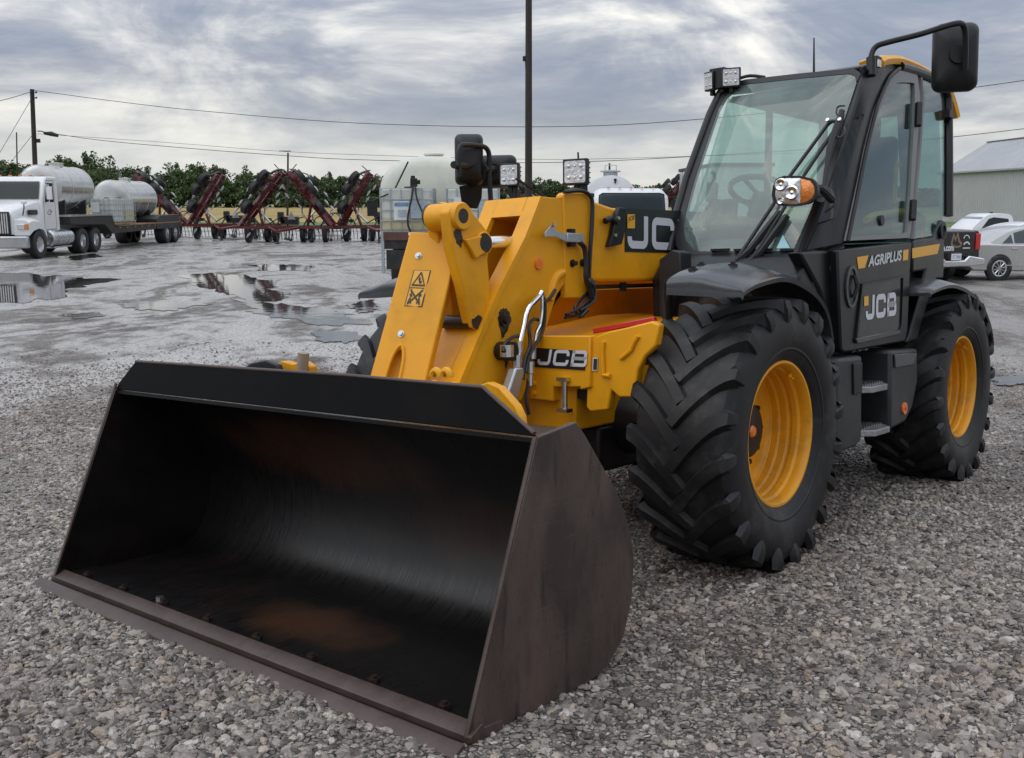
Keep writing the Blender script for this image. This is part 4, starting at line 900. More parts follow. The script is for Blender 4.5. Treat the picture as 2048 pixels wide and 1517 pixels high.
# ---- cab
YC0 = .10
body_side = [(-.66, 1.47), (-.63, 1.10), (-.80, .95), (-1.90, .945), (-1.98, 1.0), (-2.40, 1.42), (-2.45, 1.60), (-1.9, 1.56), (-.86, 1.49)]
mb = MB(); mb.prof(body_side, 'y', YC0, .985); cab = mb.build('cab', CABK, tele, bevel=.02); cab['label'] = 'black cab with a green tinted windscreen'
# cowl under the windscreen, running back along the boom
cw = [(-.50, 1.36), (-.60, 1.46), (-.70, 1.50), (-.90, 1.50), (-.90, 1.05), (-.52, 1.05)]
mb = MB(); mb.prof(cw, 'y', YC0 - .01, .98); mb.build('cowl', CABK, cab, bevel=.02)
mb = MB(); mb.prism([mp(u, v, 'x', -.45) for u, v in ((1318, 520), (1345, 500), (1360, 505), (1362, 560), (1345, 600), (1330, 640), (1318, 630))], (-.12, 0, 0)); mb.tube(smooth_path([mp(u, v, 'x', -.40) for u, v in ((1372, 552), (1345, 556), (1330, 570), (1326, 600), (1330, 640))], 4), .014, 8); mb.build('cab_corner_guard', DGREY, cab, bevel=.012)
mb = MB()
for u, v in ((1440, 500), (1487, 500), (1525, 500), (1580, 500)): c = np.array(wp([(u, v)], .012)[0]); mb.box(c, (.02, .11, .012))
mb.build('air_vent', BLK, cab)
# door skin below the belt
dy = 1.05
door_out = [(1676, 500), (1679, 600), (1683, 702), (1690, 706), (1811, 684), (1816, 660), (1820, 560), (1824, 484), (1760, 490)]
mb = MB(); mb.prism(ys(door_out, dy), (0, -.06, 0)); door = mb.build('door', CABK, tele, bevel=.012); door['label'] = 'black cab door with white lettering'
inset = [(1724, 571), (1803, 556), (1799, 660), (1713, 677)]
mb = MB(); mb.prism(ys(inset, dy + .004), (0, -.003, 0)); mb.build('door_inset', mat('glossy_dark_panel', (.03, .034, .03), .14, 0, .3, 5), door, 0)
mb = MB(); rim_o = resample(ys([(1721, 568), (1807, 552), (1802, 662), (1709, 681)], dy + .001), 40); rim_i = resample(ys(inset, dy + .001), 40); mb.ring(rim_o, rim_i, (0, .012, 0)); mb.build('inset_rim', CABK, door)
mb = MB(); mb.prism(ys([(1713, 678), (1800, 659), (1802, 664), (1800, 669), (1716, 688)], dy + .016), (0, -.014, 0)); mb.build('door_sill', GRYP, door, bevel=.004)
hc = mp(1702, 574, 'y', dy); ex = abs(mp(1714, 574, 'y', dy)[0] - hc[0]); ez = mp(1702, 531, 'y', dy)[2] - hc[2]
E1 = [(hc[0] + ex * 1.0 * math.cos(a), dy, hc[2] + ez * math.sin(a)) for a in np.linspace(0, 2 * math.pi, 33)[:-1]]; E2 = [(hc[0] + ex * .72 * math.cos(a), dy, hc[2] + ez * .84 * math.sin(a)) for a in np.linspace(0, 2 * math.pi, 33)[:-1]]
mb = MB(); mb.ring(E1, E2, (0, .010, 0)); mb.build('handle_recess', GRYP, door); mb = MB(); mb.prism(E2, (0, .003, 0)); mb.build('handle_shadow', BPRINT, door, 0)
mb = MB(); mb.tube([(hc[0] - ex * .2, dy + .012, hc[2] + ez * .55), (hc[0] - ex * .25, dy + .03, hc[2]), (hc[0] - ex * .1, dy + .012, hc[2] - ez * .5)], .012, 8); mb.build('door_handle', BLK, door)
# stripe and lettering
def side_decal(geo, o, u_, v_, name, m, par, y=dy + .004): return decal(geo, lambda s, t: (o[0] + u_[0] * s + v_[0] * t, y, o[2] + u_[2] * s + v_[2] * t), name, m, par)
mb = MB(); mb.prism(ys([(1714, 515), (1737, 511), (1730, 536), (1717, 538)], dy + .003), (0, -.002, 0)); mb.build('stripe', YPRINT, door, 0)
mb = MB(); mb.prism(ys([(1807, 501), (1817, 499), (1816, 520), (1806, 522)], dy + .003), (0, -.002, 0)); mb.build('stripe', YPRINT, door, 0)
a0 = np.array(mp(1735, 535, 'y', dy)); a1 = np.array(mp(1802, 521, 'y', dy)); a2 = np.array(mp(1742, 513, 'y', dy))
wv = fit_text('AGRIPLUS', 1, 1, .03, .15); side_decal(wv, a0, a1 - a0, (a2 - a0) * np.array([0, 0, 1]), 'stripe_letters', LGREY, door)
d0 = np.array(mp(1729, 641, 'y', dy)); d1 = np.array(mp(1790, 631, 'y', dy)); d2 = np.array(mp(1729, 597, 'y', dy))
dW = abs(d1[0] - d0[0]); dH = (d2[2] - d0[2]) * 1.12; bl_ = block_logo(dW, dH, .235); side_decal(([(x / dW, y / dH) for x, y in bl_[0]], bl_[1]), d0, d1 - d0, np.array([0, 0, dH]), 'door_letters', LGREY, door, dy + .0062)
mb = MB(); mb.prism(ys([(1728.5, 594), (1737, 592), (1737, 611), (1728.5, 613)], dy + .0075), (0, -.001, 0)); mb.build('letter_square', YPRINT, door, 0)
# rear lower corner panel and stripe
mb = MB(); mb.prism(ys([(1826, 483), (1868, 476), (1886, 440), (1893, 445), (1886, 520), (1858, 600), (1834, 682), (1814, 686), (1820, 670), (1852, 540), (1826, 545)], dy - .004), (0, -.07, 0)); rp_ = mb.build('rear_corner_panel', CABK, cab, bevel=.012)
mb = MB(); mb.prism(ys([(1825, 497), (1880, 488), (1875, 508), (1825, 517)], dy + .001), (0, -.003, 0)); mb.build('stripe', YPRINT, rp_, 0)
c = mp(1884, 462, 'y', dy); mb = MB(); mb.lathe([(.05, .0), (.06, .012), (.035, .016), (.03, .0)], tuple(c), 'y', 24); mb.build('side_fitting', BLK, rp_)
mb = MB(); 
for pts in (((1826, 560), (1830, 600), (1822, 640)), ((1830, 575), (1836, 600), (1828, 660))): mb.tube(smooth_path([mp(u, v, 'y', .99) for u, v in pts], 4), .012, 6)
mb.build('rear_wiring', mat('blue_hose', (.03, .06, .18), .4), cab)
# upper side frames
gl_door = [(1703, 474), (1713, 420), (1724, 362), (1736, 305), (1748, 254), (1758, 224), (1769, 198), (1779, 178), (1790, 168), (1800, 165), (1829, 166), (1830, 190), (1828, 250), (1821, 380), (1814, 467)]
fr_door = [(1693, 482), (1706, 420), (1718, 362), (1730, 300), (1741, 254), (1751, 215), (1762, 187), (1770, 168), (1781, 151), (1797, 141), (1835, 147), (1841, 198), (1836, 274), (1828, 379), (1821, 476)]
mb = MB(); mb.ring(resample(sp(fr_door, .012), 60), resample(sp(gl_door, .012), 60), (0, -.035, 0)); mb.build('door_frame', FRAMEG, door, 40)
mb = MB(); mb.prism(sp(gl_door, -.002), (0, -.005, 0)); mb.build('door_glass', SIDEG, door, 0)
q_gl = [(1827, 478), (1832, 379), (1838, 290), (1843, 225), (1846, 160), (1866, 166), (1881, 177), (1888, 192), (1890, 220), (1889, 330), (1888, 432), (1878, 448), (1864, 472)]
mb = MB(); mb.prism(sp(q_gl, -.004), (0, -.005, 0)); mb.build('quarter_glass', SIDEG, cab, 0)
mb = MB(); mb.tube(smooth_path(sp([(1800, 134), (1835, 144), (1866, 157), (1884, 170), (1893, 188), (1896, 215), (1897, 320), (1897, 432)], .0), 5), .030, 10); mb.build('rear_pillar', CABK, cab)
mb = MB(); mb.box(sp([(1896, 229)], .02)[0], (.09, .05, .05)); mb.build('pillar_clamp', BLK, cab)
mb = MB(); mb.tube(sp([(1838, 150), (1843, 198), (1837, 290), (1829, 380), (1823, 480)], -.01), .020, 8); mb.build('centre_pillar', FRAMEG, cab)
for (u, v0, v1) in ((1838, 207, 252), (1827, 402, 440)):
    mb = MB(); a = sp([(u, v0)], .03)[0]; b_ = sp([(u - 2, v1)], .03)[0]; mb.tube([a, b_], .022, 8); mb.build('hinge', BLK, door)
# A-pillar skins: between the windscreen edge and the door frame
wsR = [(1594, 505), (1612, 455), (1627, 419), (1649, 354), (1670, 291), (1684, 252), (1696, 218), (1706, 190), (1716, 157), (1726, 140)]
frL = [(1693, 484), (1706, 420), (1712, 392), (1724, 330), (1735, 280), (1745, 240), (1753, 210), (1764, 183), (1779, 152), (1797, 139)]
A = resample(wp(wsR, .012), 16, False); B = resample(sp(frL, .004), 16, False); rows = []
for a, b in zip(A, B):
    mid = (a + b) / 2; rows.append([a, a * .7 + b * .3 + np.array([.022, .012, .0]), mid + np.array([.035, .025, 0]), a * .25 + b * .75 + np.array([.02, .018, 0]), b])
mb = MB(); mb.grid(rows); back = [[p - np.array([.05, .05, 0]) for p in r] for r in rows]; mb.grid(back); ap = mb.build('a_pillar', CABK, cab, 50)
mb = MB(); mb.grid([[rows[i][0] * .55 + rows[i][1] * .45 + np.array([.010, .006, 0]), rows[i][1] * .5 + rows[i][2] * .5 + np.array([.010, .008, 0]), rows[i][2] * .75 + rows[i][3] * .25 + np.array([.008, .010, 0])] for i in range(2, 11)]); mb.build('corner_glass', DARKG, ap, 60)
mb = MB(); mb.tube([r[4] + np.array([.012, .012, 0]) for r in rows], .012, 8); mb.build('pillar_seal', BLK, ap)
mb = MB(); mb.prism(ys([(1600, 505), (1660, 500), (1692, 486), (1679, 600), (1683, 700), (1660, 640), (1640, 580)], 1.0), (0, -.08, 0)); mb.build('pillar_foot', CABK, cab, bevel=.015)
for u, v, t in ((1660, 519, 'L'), (1660, 540, 'E')):
    o = np.array(mp(u, v, 'y', 1.004)); decal(fit_text(t, .03, .05, .02), lambda s, tt: (o[0] - s, 1.0045, o[2] + tt), 'pillar_mark', WPRINT, cab)
wsL_o = [(1338, 505), (1350, 439), (1373, 357), (1403, 274), (1420, 228), (1439, 188), (1452, 172)]
mb = MB(); mb.tube(wp(wsL_o, .0), .024, 10); mb.build('far_a_pillar', CABK, cab)
# windscreen: bulged sheet
gl_ws = [(1371, 480), (1389, 503), (1490, 503), (1594, 503), (1627, 419), (1649, 354), (1670, 291), (1696, 218), (1716, 157), (1703, 147), (1600, 157), (1488, 169), (1465, 179), (1448, 195), (1436, 218), (1406, 307), (1388, 362), (1376, 406), (1366, 456)]
G = [np.array(p) for p in wp(gl_ws, .0)]; cen = sum(G) / len(G); nrm = np.array([1, 0, .6]) / math.hypot(1, .6); rings = []
Gr = resample(G, 64)
for t in np.linspace(1, 0.0, 9): rings.append([cen + (p - cen) * max(t, .001) + nrm * (.05 * (1 - t ** 2)) for p in Gr] )
mb = MB(); mb.grid([r + [r[0]] for r in rings]); mb.build('windscreen', WSG, cab, 60)
go = [np.array(p) for p in wp([(1352, 492), (1372, 512), (1490, 514), (1604, 514), (1640, 425), (1660, 360), (1682, 294), (1706, 218), (1727, 150), (1708, 137), (1600, 147), (1484, 160), (1456, 170), (1438, 188), (1424, 216), (1394, 303), (1374, 360), (1362, 402), (1350, 456)], .004)]
mb = MB(); mb.ring(resample(go, 72), resample(wp(gl_ws, .004), 72), tuple(-nrm * .03)); mb.build('windscreen_frame', BLK, cab, 40)
# sticker at the foot of the windscreen
tri = wp([(1566, 470), (1553, 497), (1580, 497)], .03); mb = MB(); mb.prism(tri, tuple(nrm * .001)); mb.build('windscreen_sticker', mat('pale_blue_sticker', (.30, .55, .60), .4), cab, 0)
# roof
rf = [(-1.33, 2.545), (-1.50, 2.590), (-1.75, 2.645), (-2.1, 2.665), (-2.6, 2.655), (-2.85, 2.60), (-2.90, 2.50), (-2.80, 2.50), (-2.6, 2.56), (-2.1, 2.58), (-1.7, 2.56), (-1.36, 2.50)]
mb = MB(); mb.prof(rf, 'y', YC0 - .01, .935); roof = mb.build('roof', CABK, cab, bevel=.012)
rail = sp([(1762, 126), (1770, 121), (1794, 120), (1815, 126), (1836, 135), (1858, 147), (1880, 162), (1896, 178), (1906, 203), (1914, 234)], -.005)
rp2 = smooth_path(rail, 4); rows = []
for i, p in enumerate(rp2):
    k = min(i, len(rp2) - 2); t = rp2[k + 1] - rp2[k]; t = t / np.linalg.norm(t); n = np.array([-t[2], 0, t[0]]); n = n if n[2] > 0 else -n
    if abs(n[2]) < .2 and n[0] > 0: n = -n
    rows.append([p - n * .028 + np.array([0, .012, 0]), p + n * .004 + np.array([0, .022, 0]), p + n * .026 + np.array([0, .002, 0]), p + n * .034 + np.array([0, -.06, 0]), p + n * .02 + np.array([0, -.13, 0]), p - n * .03 + np.array([0, -.13, 0])])
mb = MB(); mb.grid(rows); n = 6; m_ = len(rows); mb.f += [(i * n, i * n + n - 1, (i + 1) * n + n - 1, (i + 1) * n) for i in range(m_ - 1)] + [tuple(range(n)), tuple(range((m_ - 1) * n, m_ * n))]
mb.build('roof_rail', YEL, roof, 40)
mb = MB(); c = mp(1628, 146, 'x', -1.75); mb.tube([c + np.array([0, 0, -.03]), mp(1628, 76, 'x', -1.75)], [.008, .004], 6); mb.build('antenna', BLK, roof)
# rear and far side glazing, floor lining
rw = [(-2.80, .10, 1.60), (-2.80, .97, 1.60), (-2.86, .90, 2.50), (-2.86, .10, 2.50)]
mb = MB(); mb.prism(rw, (-.005, 0, 0)); mb.build('rear_glass', SIDEG, cab, 0)
mb = MB(); mb.tube([(-2.80, .08, 1.5), (-2.86, .08, 2.55)], .035, 8); mb.build('far_rear_pillar', CABK, cab)
mb = MB(); mb.bb((-2.84, .08, 1.36), (-2.40, .97, 1.60)); mb.build('rear_shelf', CABK, cab, bevel=.01)
fs_ = [(-.80, 1.52), (-1.36, 2.48), (-2.84, 2.50), (-2.78, 1.62), (-1.9, 1.58)]
mb = MB(); mb.prof(fs_, 'y', YC0 + .004, YC0 + .009); mb.build('far_side_glass', SIDEG, cab, 0)
mb = MB(); mb.tube([(-1.95, .08, 1.55), (-1.98, .08, 2.54)], .025, 8); mb.build('far_centre_pillar', CABK, cab)
# interior
mb = MB(); mb.prof([(-1.75, 1.60), (-1.75, 1.70), (-2.25, 1.70), (-2.40, 2.30), (-2.50, 2.30), (-2.40, 1.60)], 'y', .30, .78); seat = mb.build('seat', SEATM, cab, bevel=.05, seg=3)
mb = MB(); mb.prof([(-2.37, 2.28), (-2.40, 2.46), (-2.47, 2.46), (-2.47, 2.28)], 'y', .42, .66); mb.build('headrest', SEATM, seat, bevel=.03)
sc_ = np.array(mp(1523, 385, 'x', -1.28)); mb = MB(); ax = Vector((-.45, 0, 1)).normalized(); u1 = Vector((0, 1, 0)); u2 = ax.cross(u1)
mb.tube([Vector(sc_) + (u1 * math.cos(a) + u2 * math.sin(a)) * .19 for a in np.linspace(0, 2 * math.pi, 33)], .018, 8, False)
for a in (.3, 2.4, 4.5): mb.tube([Vector(sc_) - ax * .03, Vector(sc_) + (u1 * math.cos(a) + u2 * math.sin(a)) * .18], .014, 6)
sw = mb.build('steering_wheel', BLK, cab)
mb = MB(); mb.tube([Vector(sc_) - ax * .02, Vector(sc_) - ax * .45], [.05, .07], 12); mb.build('steering_column', BLK, cab)
mb = MB(); mb.prof([(-.80, 1.45), (-.88, 1.56), (-1.12, 1.60), (-1.15, 1.45)], 'y', .10, .95); mb.build('dashboard', DGREY, cab, bevel=.02)
c = np.array(mp(1446, 420, 'x', -1.05)); mb = MB(); mb.box(c, (.05, .17, .12), (0, -.3, .3)); mb.tube([c + np.array([0, -.06, .05]), c + np.array([0, -.14, -.02]), c + np.array([0, -.2, -.2])], .016, 6); mb.build('monitor', BLK, cab, bevel=.01)
c = np.array(mp(1424, 385, 'x', -1.05)); mb = MB(); mb.box(c, (.04, .06, .11), (0, -.2, .2)); mb.tube(smooth_path([c + np.array([0, 0, .05]), c + np.array([0, .02, .09]), c + np.array([0, .0, .12])], 3), .012, 6); mb.build('phone_holder', BLK, cab)
mb = MB(); c = np.array(sp([(1793, 330)], -.12)[0]); e_ = np.array(sp([(1790, 398)], -.12)[0]); mb.tube(smooth_path([c + np.array([-.06, 0, .0]), c, e_, e_ + np.array([-.06, 0, 0])], 4), .014, 8); mb.build('grab_handle', YPRINT, cab)
mb = MB(); mb.tube(smooth_path(sp([(1732, 441), (1748, 432), (1775, 428), (1808, 424)], -.03), 3), .022, 8); dl = mb.build('door_lever', YPRINT, door)
mb = MB(); c = np.array(sp([(1755, 442)], -.02)[0]); mb.cyl(c, c + np.array([0, .03, 0]), .03, 14); mb.build('lever_knob', BLK, dl)
mb = MB(); c = np.array(sp([(1800, 180)], -.2)[0]); mb.tube([c, np.array(sp([(1806, 245)], -.2)[0]), np.array(sp([(1808, 420)], -.2)[0])], [.05, .035, .02], 8); mb.build('coat_strap', SEATM, cab)
mb = MB(); mb.bb((-2.3, .12, 1.58), (-1.35, .26, 1.74)); mb.build('side_console', DGREY, cab, bevel=.02)
mb = MB(); 
for k in range(3): mb.tube([(-1.5 - .1 * k, .2, 1.74), (-1.48 - .1 * k, .2, 1.86)], [.012, .02], 8)
mb.build('control_levers', BLK, cab)
mb = MB(); mb.prof([(-1.38, 2.46), (-1.42, 2.50), (-2.82, 2.52), (-2.82, 2.49)], 'y', .10, .92); mb.build('headliner', mat('headliner_grey', (.10, .11, .11), .8), cab)
# wiper: parallel arms hanging from the upper corner
def wr(pts, d): return [np.array(p) for p in wp(pts, d)]
mb = MB(); mb.tube(wr([(1684, 222), (1680, 240), (1672, 262), (1661, 295), (1655, 325), (1648, 372), (1640, 395)], .085), [.016, .022, .024, .022, .014, .012, .012], 8); wip = mb.build('wiper', BLK, cab); wip['label'] = 'parallel arm wiper across the windscreen'
mb = MB(); mb.tube(wr([(1684, 243), (1664, 243), (1655, 250), (1580, 352), (1545, 412), (1500, 480), (1472, 522)], .075), .010, 8); mb.build('wiper_arm', BLK, wip)
mb = MB(); mb.tube(wr([(1680, 250), (1668, 262), (1610, 348), (1560, 430), (1520, 495), (1496, 528)], .07), .010, 8); mb.build('wiper_arm', BLK, wip)
mb = MB(); mb.tube(wr([(1560, 424), (1500, 500), (1468, 528)], .06), .020, 6); mb.tube(wr([(1574, 432), (1520, 505), (1492, 532)], .055), .020, 6); mb.build('wiper_blade', BLK, wip)
mb = MB(); mb.tube(smooth_path(wr([(1690, 212), (1676, 214), (1673, 228), (1682, 236)], .09), 4), .005, 6); mb.tube(smooth_path(wr([(1688, 255), (1690, 265), (1680, 276), (1668, 268)], .09), 4), .005, 6); mb.tube(smooth_path(wr([(1645, 370), (1664, 385), (1668, 410), (1650, 425)], .09), 4), .006, 6); mb.build('washer_hose', HOSE, wip)
for u, v in ((1656, 242), (1680, 241)):
    c = wr([(u, v)], .10)[0]; mb = MB(); mb.cyl(c, c + nrm * .012, .011, 8); mb.build('wiper_nut', BARE, wip)
# headlamp on its stalk
hx = -.52; hcx = np.array(mp(1587, 383, 'x', hx)); 
def hl(u, v, d=0): return np.array(mp(u, v, 'x', hx + d))
ol = [(1546, 372), (1552, 358), (1566, 352), (1600, 352), (1624, 358), (1634, 370), (1635, 386), (1630, 398), (1616, 408), (1590, 413), (1560, 412), (1547, 405), (1543, 390)]
O1 = resample([hl(*p) for p in ol], 40); cc = sum(O1) / 40; I1 = [cc + (p - cc) * .88 for p in O1]; Bk = [cc + (p - cc) * .55 + np.array([-.12, 0, 0]) for p in O1]
mb = MB(); mb.grid([[*I1, I1[0]], [*O1, O1[0]], [*[p - np.array([.03, 0, 0]) for p in O1], O1[0] - np.array([.03, 0, 0])], [*Bk, Bk[0]]]); mb.f.append(tuple(len(mb.v) - 41 + k for k in range(40))); hd = mb.build('headlamp', BLK, cab, 40)
amb = 1600
ymid = hl(amb, 383)[1]
cl_ = [p for p in I1]; le = [np.array([p[0] - .004, min(p[1], ymid), p[2]]) for p in cl_]; ri = [np.array([p[0] - .004, max(p[1], ymid), p[2]]) for p in cl_]
def dome(P, name, m, bulge):
    c = sum(P) / len(P); rr_ = []
    for t in (1, .85, .6, .3, .02): rr_.append([c + (p - c) * t + np.array([bulge * (1 - t * t), 0, 0]) for p in P])
    mb = MB(); mb.grid([[*r, r[0]] for r in rr_]); return mb.build(name, m, hd, 60)
dome(le, 'main_lens', LENS, .018); dome(ri, 'amber_indicator', AMBER, .015)
mb = MB()
for (u, v, w) in ((1562, 370, .034), (1584, 386, .038), (1562, 402, .020)): 
    c = hl(u, v, .012); mb.lathe([(w, .004), (w * .8, .010), (w * .3, .004), (0, .012)], tuple(c), 'x', 16)
mb.build('reflector_bowl', CHROME, hd)
mb = MB(); mb.tube(smooth_path([hcx + np.array([-.08, .05, .0]), np.array(mp(1640, 378, 'x', -.62)), np.array(mp(1664, 400, 'x', -.75))], 4), .022, 8); mb.tube([np.array(mp(1640, 398, 'x', -.60)), np.array(mp(1628, 430, 'x', -.66)), np.array(mp(1600, 495, 'x', -.66)), np.array(mp(1590, 525, 'x', -.62))], .026, 8); mb.build('lamp_stalk', BLK, hd)
# square work lights
def work_light(parent, c, w, h, facing, label):
    f = Vector(facing).normalized(); zz = Vector((0, 0, 1)); r_ = zz.cross(f).normalized(); up = f.cross(r_)
    T = lambda a, b, d: Vector(c) + r_ * a + up * b + f * d
    def bxx(mb, a0, a1, b0, b1, d0, d1): mb.add([T(a, b, d) for a in (a0, a1) for b in (b0, b1) for d in (d0, d1)], [(0, 1, 3, 2), (4, 6, 7, 5), (0, 4, 5, 1), (2, 3, 7, 6), (0, 2, 6, 4), (1, 5, 7, 3)])
    mb = MB(); bxx(mb, -w / 2, w / 2, -h / 2, h / 2, -.035, .0); bxx(mb, -w * .42, w * .42, -h * .42, h * .42, -.075, -.035)
    for k in range(5): bxx(mb, -w * .46, w * .46, -h * .40 + k * h * .19, -h * .40 + k * h * .19 + .006, -.085, -.03)
    bxx(mb, -.012, .012, -h * .75, -h * .4, -.05, -.02); o = mb.build('work_light', BLK, parent, bevel=.003, seg=1); o['label'] = label
    mb = MB(); mb.prism([T(a, b, .001) for a, b in [(p[0], p[1]) for p in rrect(-w * .42, -h * .42, w * .42, h * .42, w * .06, 2)]], tuple(f * .003)); ln = mb.build('lens', LENS, o, 0)
    mb = MB()
    for a, b in ((-.24, .22), (.24, .22), (-.24, -.22), (.24, -.22), (0, .22), (0, -.22)):
        rr0 = w * (.085 if a else .05); p = T(a * w, b * h, .004); mb.tube([p, p + f * .004, p + f * .006], [rr0, rr0 * .8, rr0 * .2], 10)
    mb.build('light_cells', BARE, ln); return o
fw_m = (1, .25, 0)
work_light(cab, np.array(mp(1462, 155, 'x', -1.25)), .115, .115, (1, .45, -.05), 'right one of the pair of work lights on the cab roof corner')
work_light(cab, np.array(mp(1417, 163, 'x', -1.25)), .075, .115, (1, -.25, -.05), 'left one of the pair of work lights on the cab roof corner')
mb = MB(); mb.box(np.array(mp(1438, 158, 'x', -1.29)), (.06, .10, .12)); mb.tube([np.array(mp(1440, 172, 'x', -1.30)), np.array(mp(1446, 186, 'x', -1.30))], .02, 8); mb.tube(smooth_path([np.array(mp(1476, 158, 'x', -1.35)), np.array(mp(1500, 152, 'x', -1.38)), np.array(mp(1530, 155, 'x', -1.40))], 3), .010, 6); mb.build('work_light_mount', BLK, cab)
wl = work_light(boom, np.array(mp(1150, 344, 'y', .02)), .135, .135, (1, .35, 0), 'work light standing on the boom end')
c = np.array(mp(1162, 372, 'y', .02)); mb = MB(); mb.box(c, (.05, .05, .07)); mb.box(c - np.array([0, 0, .05]), (.10, .10, .02)); mb.tube([np.array(mp(1157, 325, 'y', .02)), np.array(mp(1156, 305, 'y', .02))], .005, 5); mb.build('light_bracket', BLK, boom)
# mirrors
def mirror(parent, c, w, h, facing, label):
    f = Vector(facing).normalized(); zz = Vector((0, 0, 1)); r_ = zz.cross(f).normalized(); up = f.cross(r_)
    T = lambda a, b, d: Vector(c) + r_ * a + up * b + f * d
    rr_ = rrect(-w / 2, -h / 2, w / 2, h / 2, min(w, h) * .2, 5); rows = []
    for k, d in ((.96, -.03), (1, -.02), (1, .015), (.93, .04), (.78, .062), (.4, .072), (.02, .074)): rows.append([T(a * k, b * k, d) for a, b in rr_ + rr_[:1]])
    mb = MB(); mb.grid(rows); mb.f.append(tuple(range(len(rr_)))); o = mb.build('mirror', BLK, parent, 40); o['label'] = label
    mb = MB(); mb.prism([T(a * .92, b * .92, -.031) for a, b in rr_], tuple(f * -.002)); mb.build('mirror_glass', MIRG, o, 0)
    mb = MB(); mb.lathe([(.0, 0), (.05, 0), (.05, .02), (0, .02)], (0, 0, 0), 'z', 16); q = Vector((0, 0, 1)).rotation_difference(f); mb.v = [tuple(q @ Vector(p) + T(0, 0, .075)) for p in mb.v]; mb.build('mirror_joint', BLK, o); return o
my = 1.36
mc = np.array(mp(1910, 116, 'y', my)); mw = abs(mp(1872, 116, 'y', my)[0] - mp(1947, 116, 'y', my)[0]); mh = mp(1910, 57, 'y', my)[2] - mp(1910, 175, 'y', my)[2]
ml = mirror(cab, mc, .24, .375, (.95, .55, 0), 'large mirror above the door on a bent arm')
arm = [np.array(sp([(1742, 150)], .03)[0]), np.array(sp([(1742, 116)], .03)[0])] + [np.array(mp(1752, 94, 'y', 1.0)), np.array(mp(1780, 84, 'y', 1.08)), np.array(mp(1840, 69, 'y', 1.25)), np.array(mp(1890, 57, 'y', my)) + np.array([.06, .06, 0]), np.array(mp(1903, 64, 'y', my)) + np.array([.09, .09, 0]), np.array(mp(1909, 100, 'y', my)) + np.array([.11, .09, 0]), np.array(mp(1911, 150, 'y', my)) + np.array([.10, .08, 0])]
mb = MB(); mb.tube(smooth_path(arm, 4), .016, 8); mb.build('mirror_arm', BLK, ml)
mb = MB(); mb.tube([np.array(sp([(1742, 152)], .03)[0]), np.array(sp([(1742, 116)], .03)[0])], .027, 10); mb.box(np.array(sp([(1752, 132)], .01)[0]), (.07, .04, .10)); mb.build('mirror_mount', BLK, ml)
mb = MB(); mb.box(np.array(sp([(1757, 128)], .03)[0]), (.04, .02, .04)); mb.build('mount_bolt', BARE, ml)
# far mirrors, standing on the engine cover beyond the boom
yy = -.95
mA = mirror(tele, np.array(mp(938, 320, 'y', yy)), .17, .30, (.8, .8, 0), 'tall mirror beyond the boom'); mB = mirror(tele, np.array(mp(990, 344, 'y', yy)), .27, .20, (.85, .6, -.15), 'wide mirror beyond the boom')
mb = MB(); mb.tube(smooth_path([np.array(mp(u, v, 'y', yy)) + np.array([.10, .10, 0]) for u, v in ((917, 358), (916, 320), (918, 303), (926, 297), (960, 299), (972, 306), (976, 322), (976, 360), (979, 405), (982, 470))], 4), .015, 8); mb.tube([np.array(mp(906, 336, 'y', yy)) + np.array([.1, .1, 0]), np.array(mp(934, 336, 'y', yy)) + np.array([.06, .06, 0])], .022, 8); mb.tube([np.array(mp(967, 344, 'y', yy)) + np.array([.1, .1, 0]), np.array(mp(988, 342, 'y', yy)) + np.array([.06, .06, 0])], .020, 8); mb.build('mirror_bracket', BLK, tele)
mb = MB(); mb.prism([np.array(mp(u, v, 'y', yy)) for u, v in ((917, 372), (944, 366), (942, 395), (934, 415), (930, 417), (922, 405))], (-.10, 0, 0)); mb.build('mirror_foot', DGREY, tele, bevel=.012)
work_light(tele, np.array(mp(1018, 350, 'y', -.55)), .115, .13, (1, .45, 0), 'work light beside the far mirrors')
mb = MB(); mb.tube(smooth_path([np.array(mp(u, v, 'y', -.45)) for u, v in ((1032, 358), (1048, 368), (1066, 380), (1090, 394))], 4), .008, 6); mb.tube([np.array(mp(1030, 362, 'y', -.55)), np.array(mp(1030, 400, 'y', -.55)), np.array(mp(1030, 470, 'y', -.55))], .02, 8); mb.build('light_post', BLK, tele)

# ---- access steps and side boxes
mb = MB(); mb.prof([(-.74, .925), (-1.08, .925), (-1.10, .46), (-1.02, .42), (-.80, .42), (-.72, .50)], 'y', .80, 1.095); sb = mb.build('side_box', DGREY, tele, bevel=.02)
mb = MB(); mb.prof([(-.93, .89), (-1.05, .89), (-1.055, .72), (-.94, .72)], 'y', 1.097, 1.107); mb.build('box_latch', BLK, sb, bevel=.004)
mb = MB(); mb.prof([(-1.50, .93), (-1.96, .92), (-1.98, .72), (-1.90, .56), (-1.78, .48), (-1.52, .46)], 'y', .80, 1.10); sb2 = mb.build('side_box', DGREY, tele, bevel=.02)
mb = MB(); mb.prof([(-1.53, .905), (-1.92, .90), (-1.86, .825), (-1.55, .825)], 'y', 1.102, 1.112); mb.build('box_ledge', GRYP, sb2, bevel=.006)
c = mp(1807, 817, 'y', 1.10); mb = MB(); mb.cyl(c, np.array(c) + np.array([0, .012, 0]), .036, 20); rf_ = mb.build('round_reflector', ORANGE, sb2); mb = MB(); mb.cyl(np.array(c) + np.array([0, .012, 0]), np.array(c) + np.array([0, .015, 0]), .012, 12); mb.build('reflector_screw', REDR, rf_)
TREAD = mat('serrated_tread', (.34, .34, .34), .42, .7, .25, 30, .3, 60)
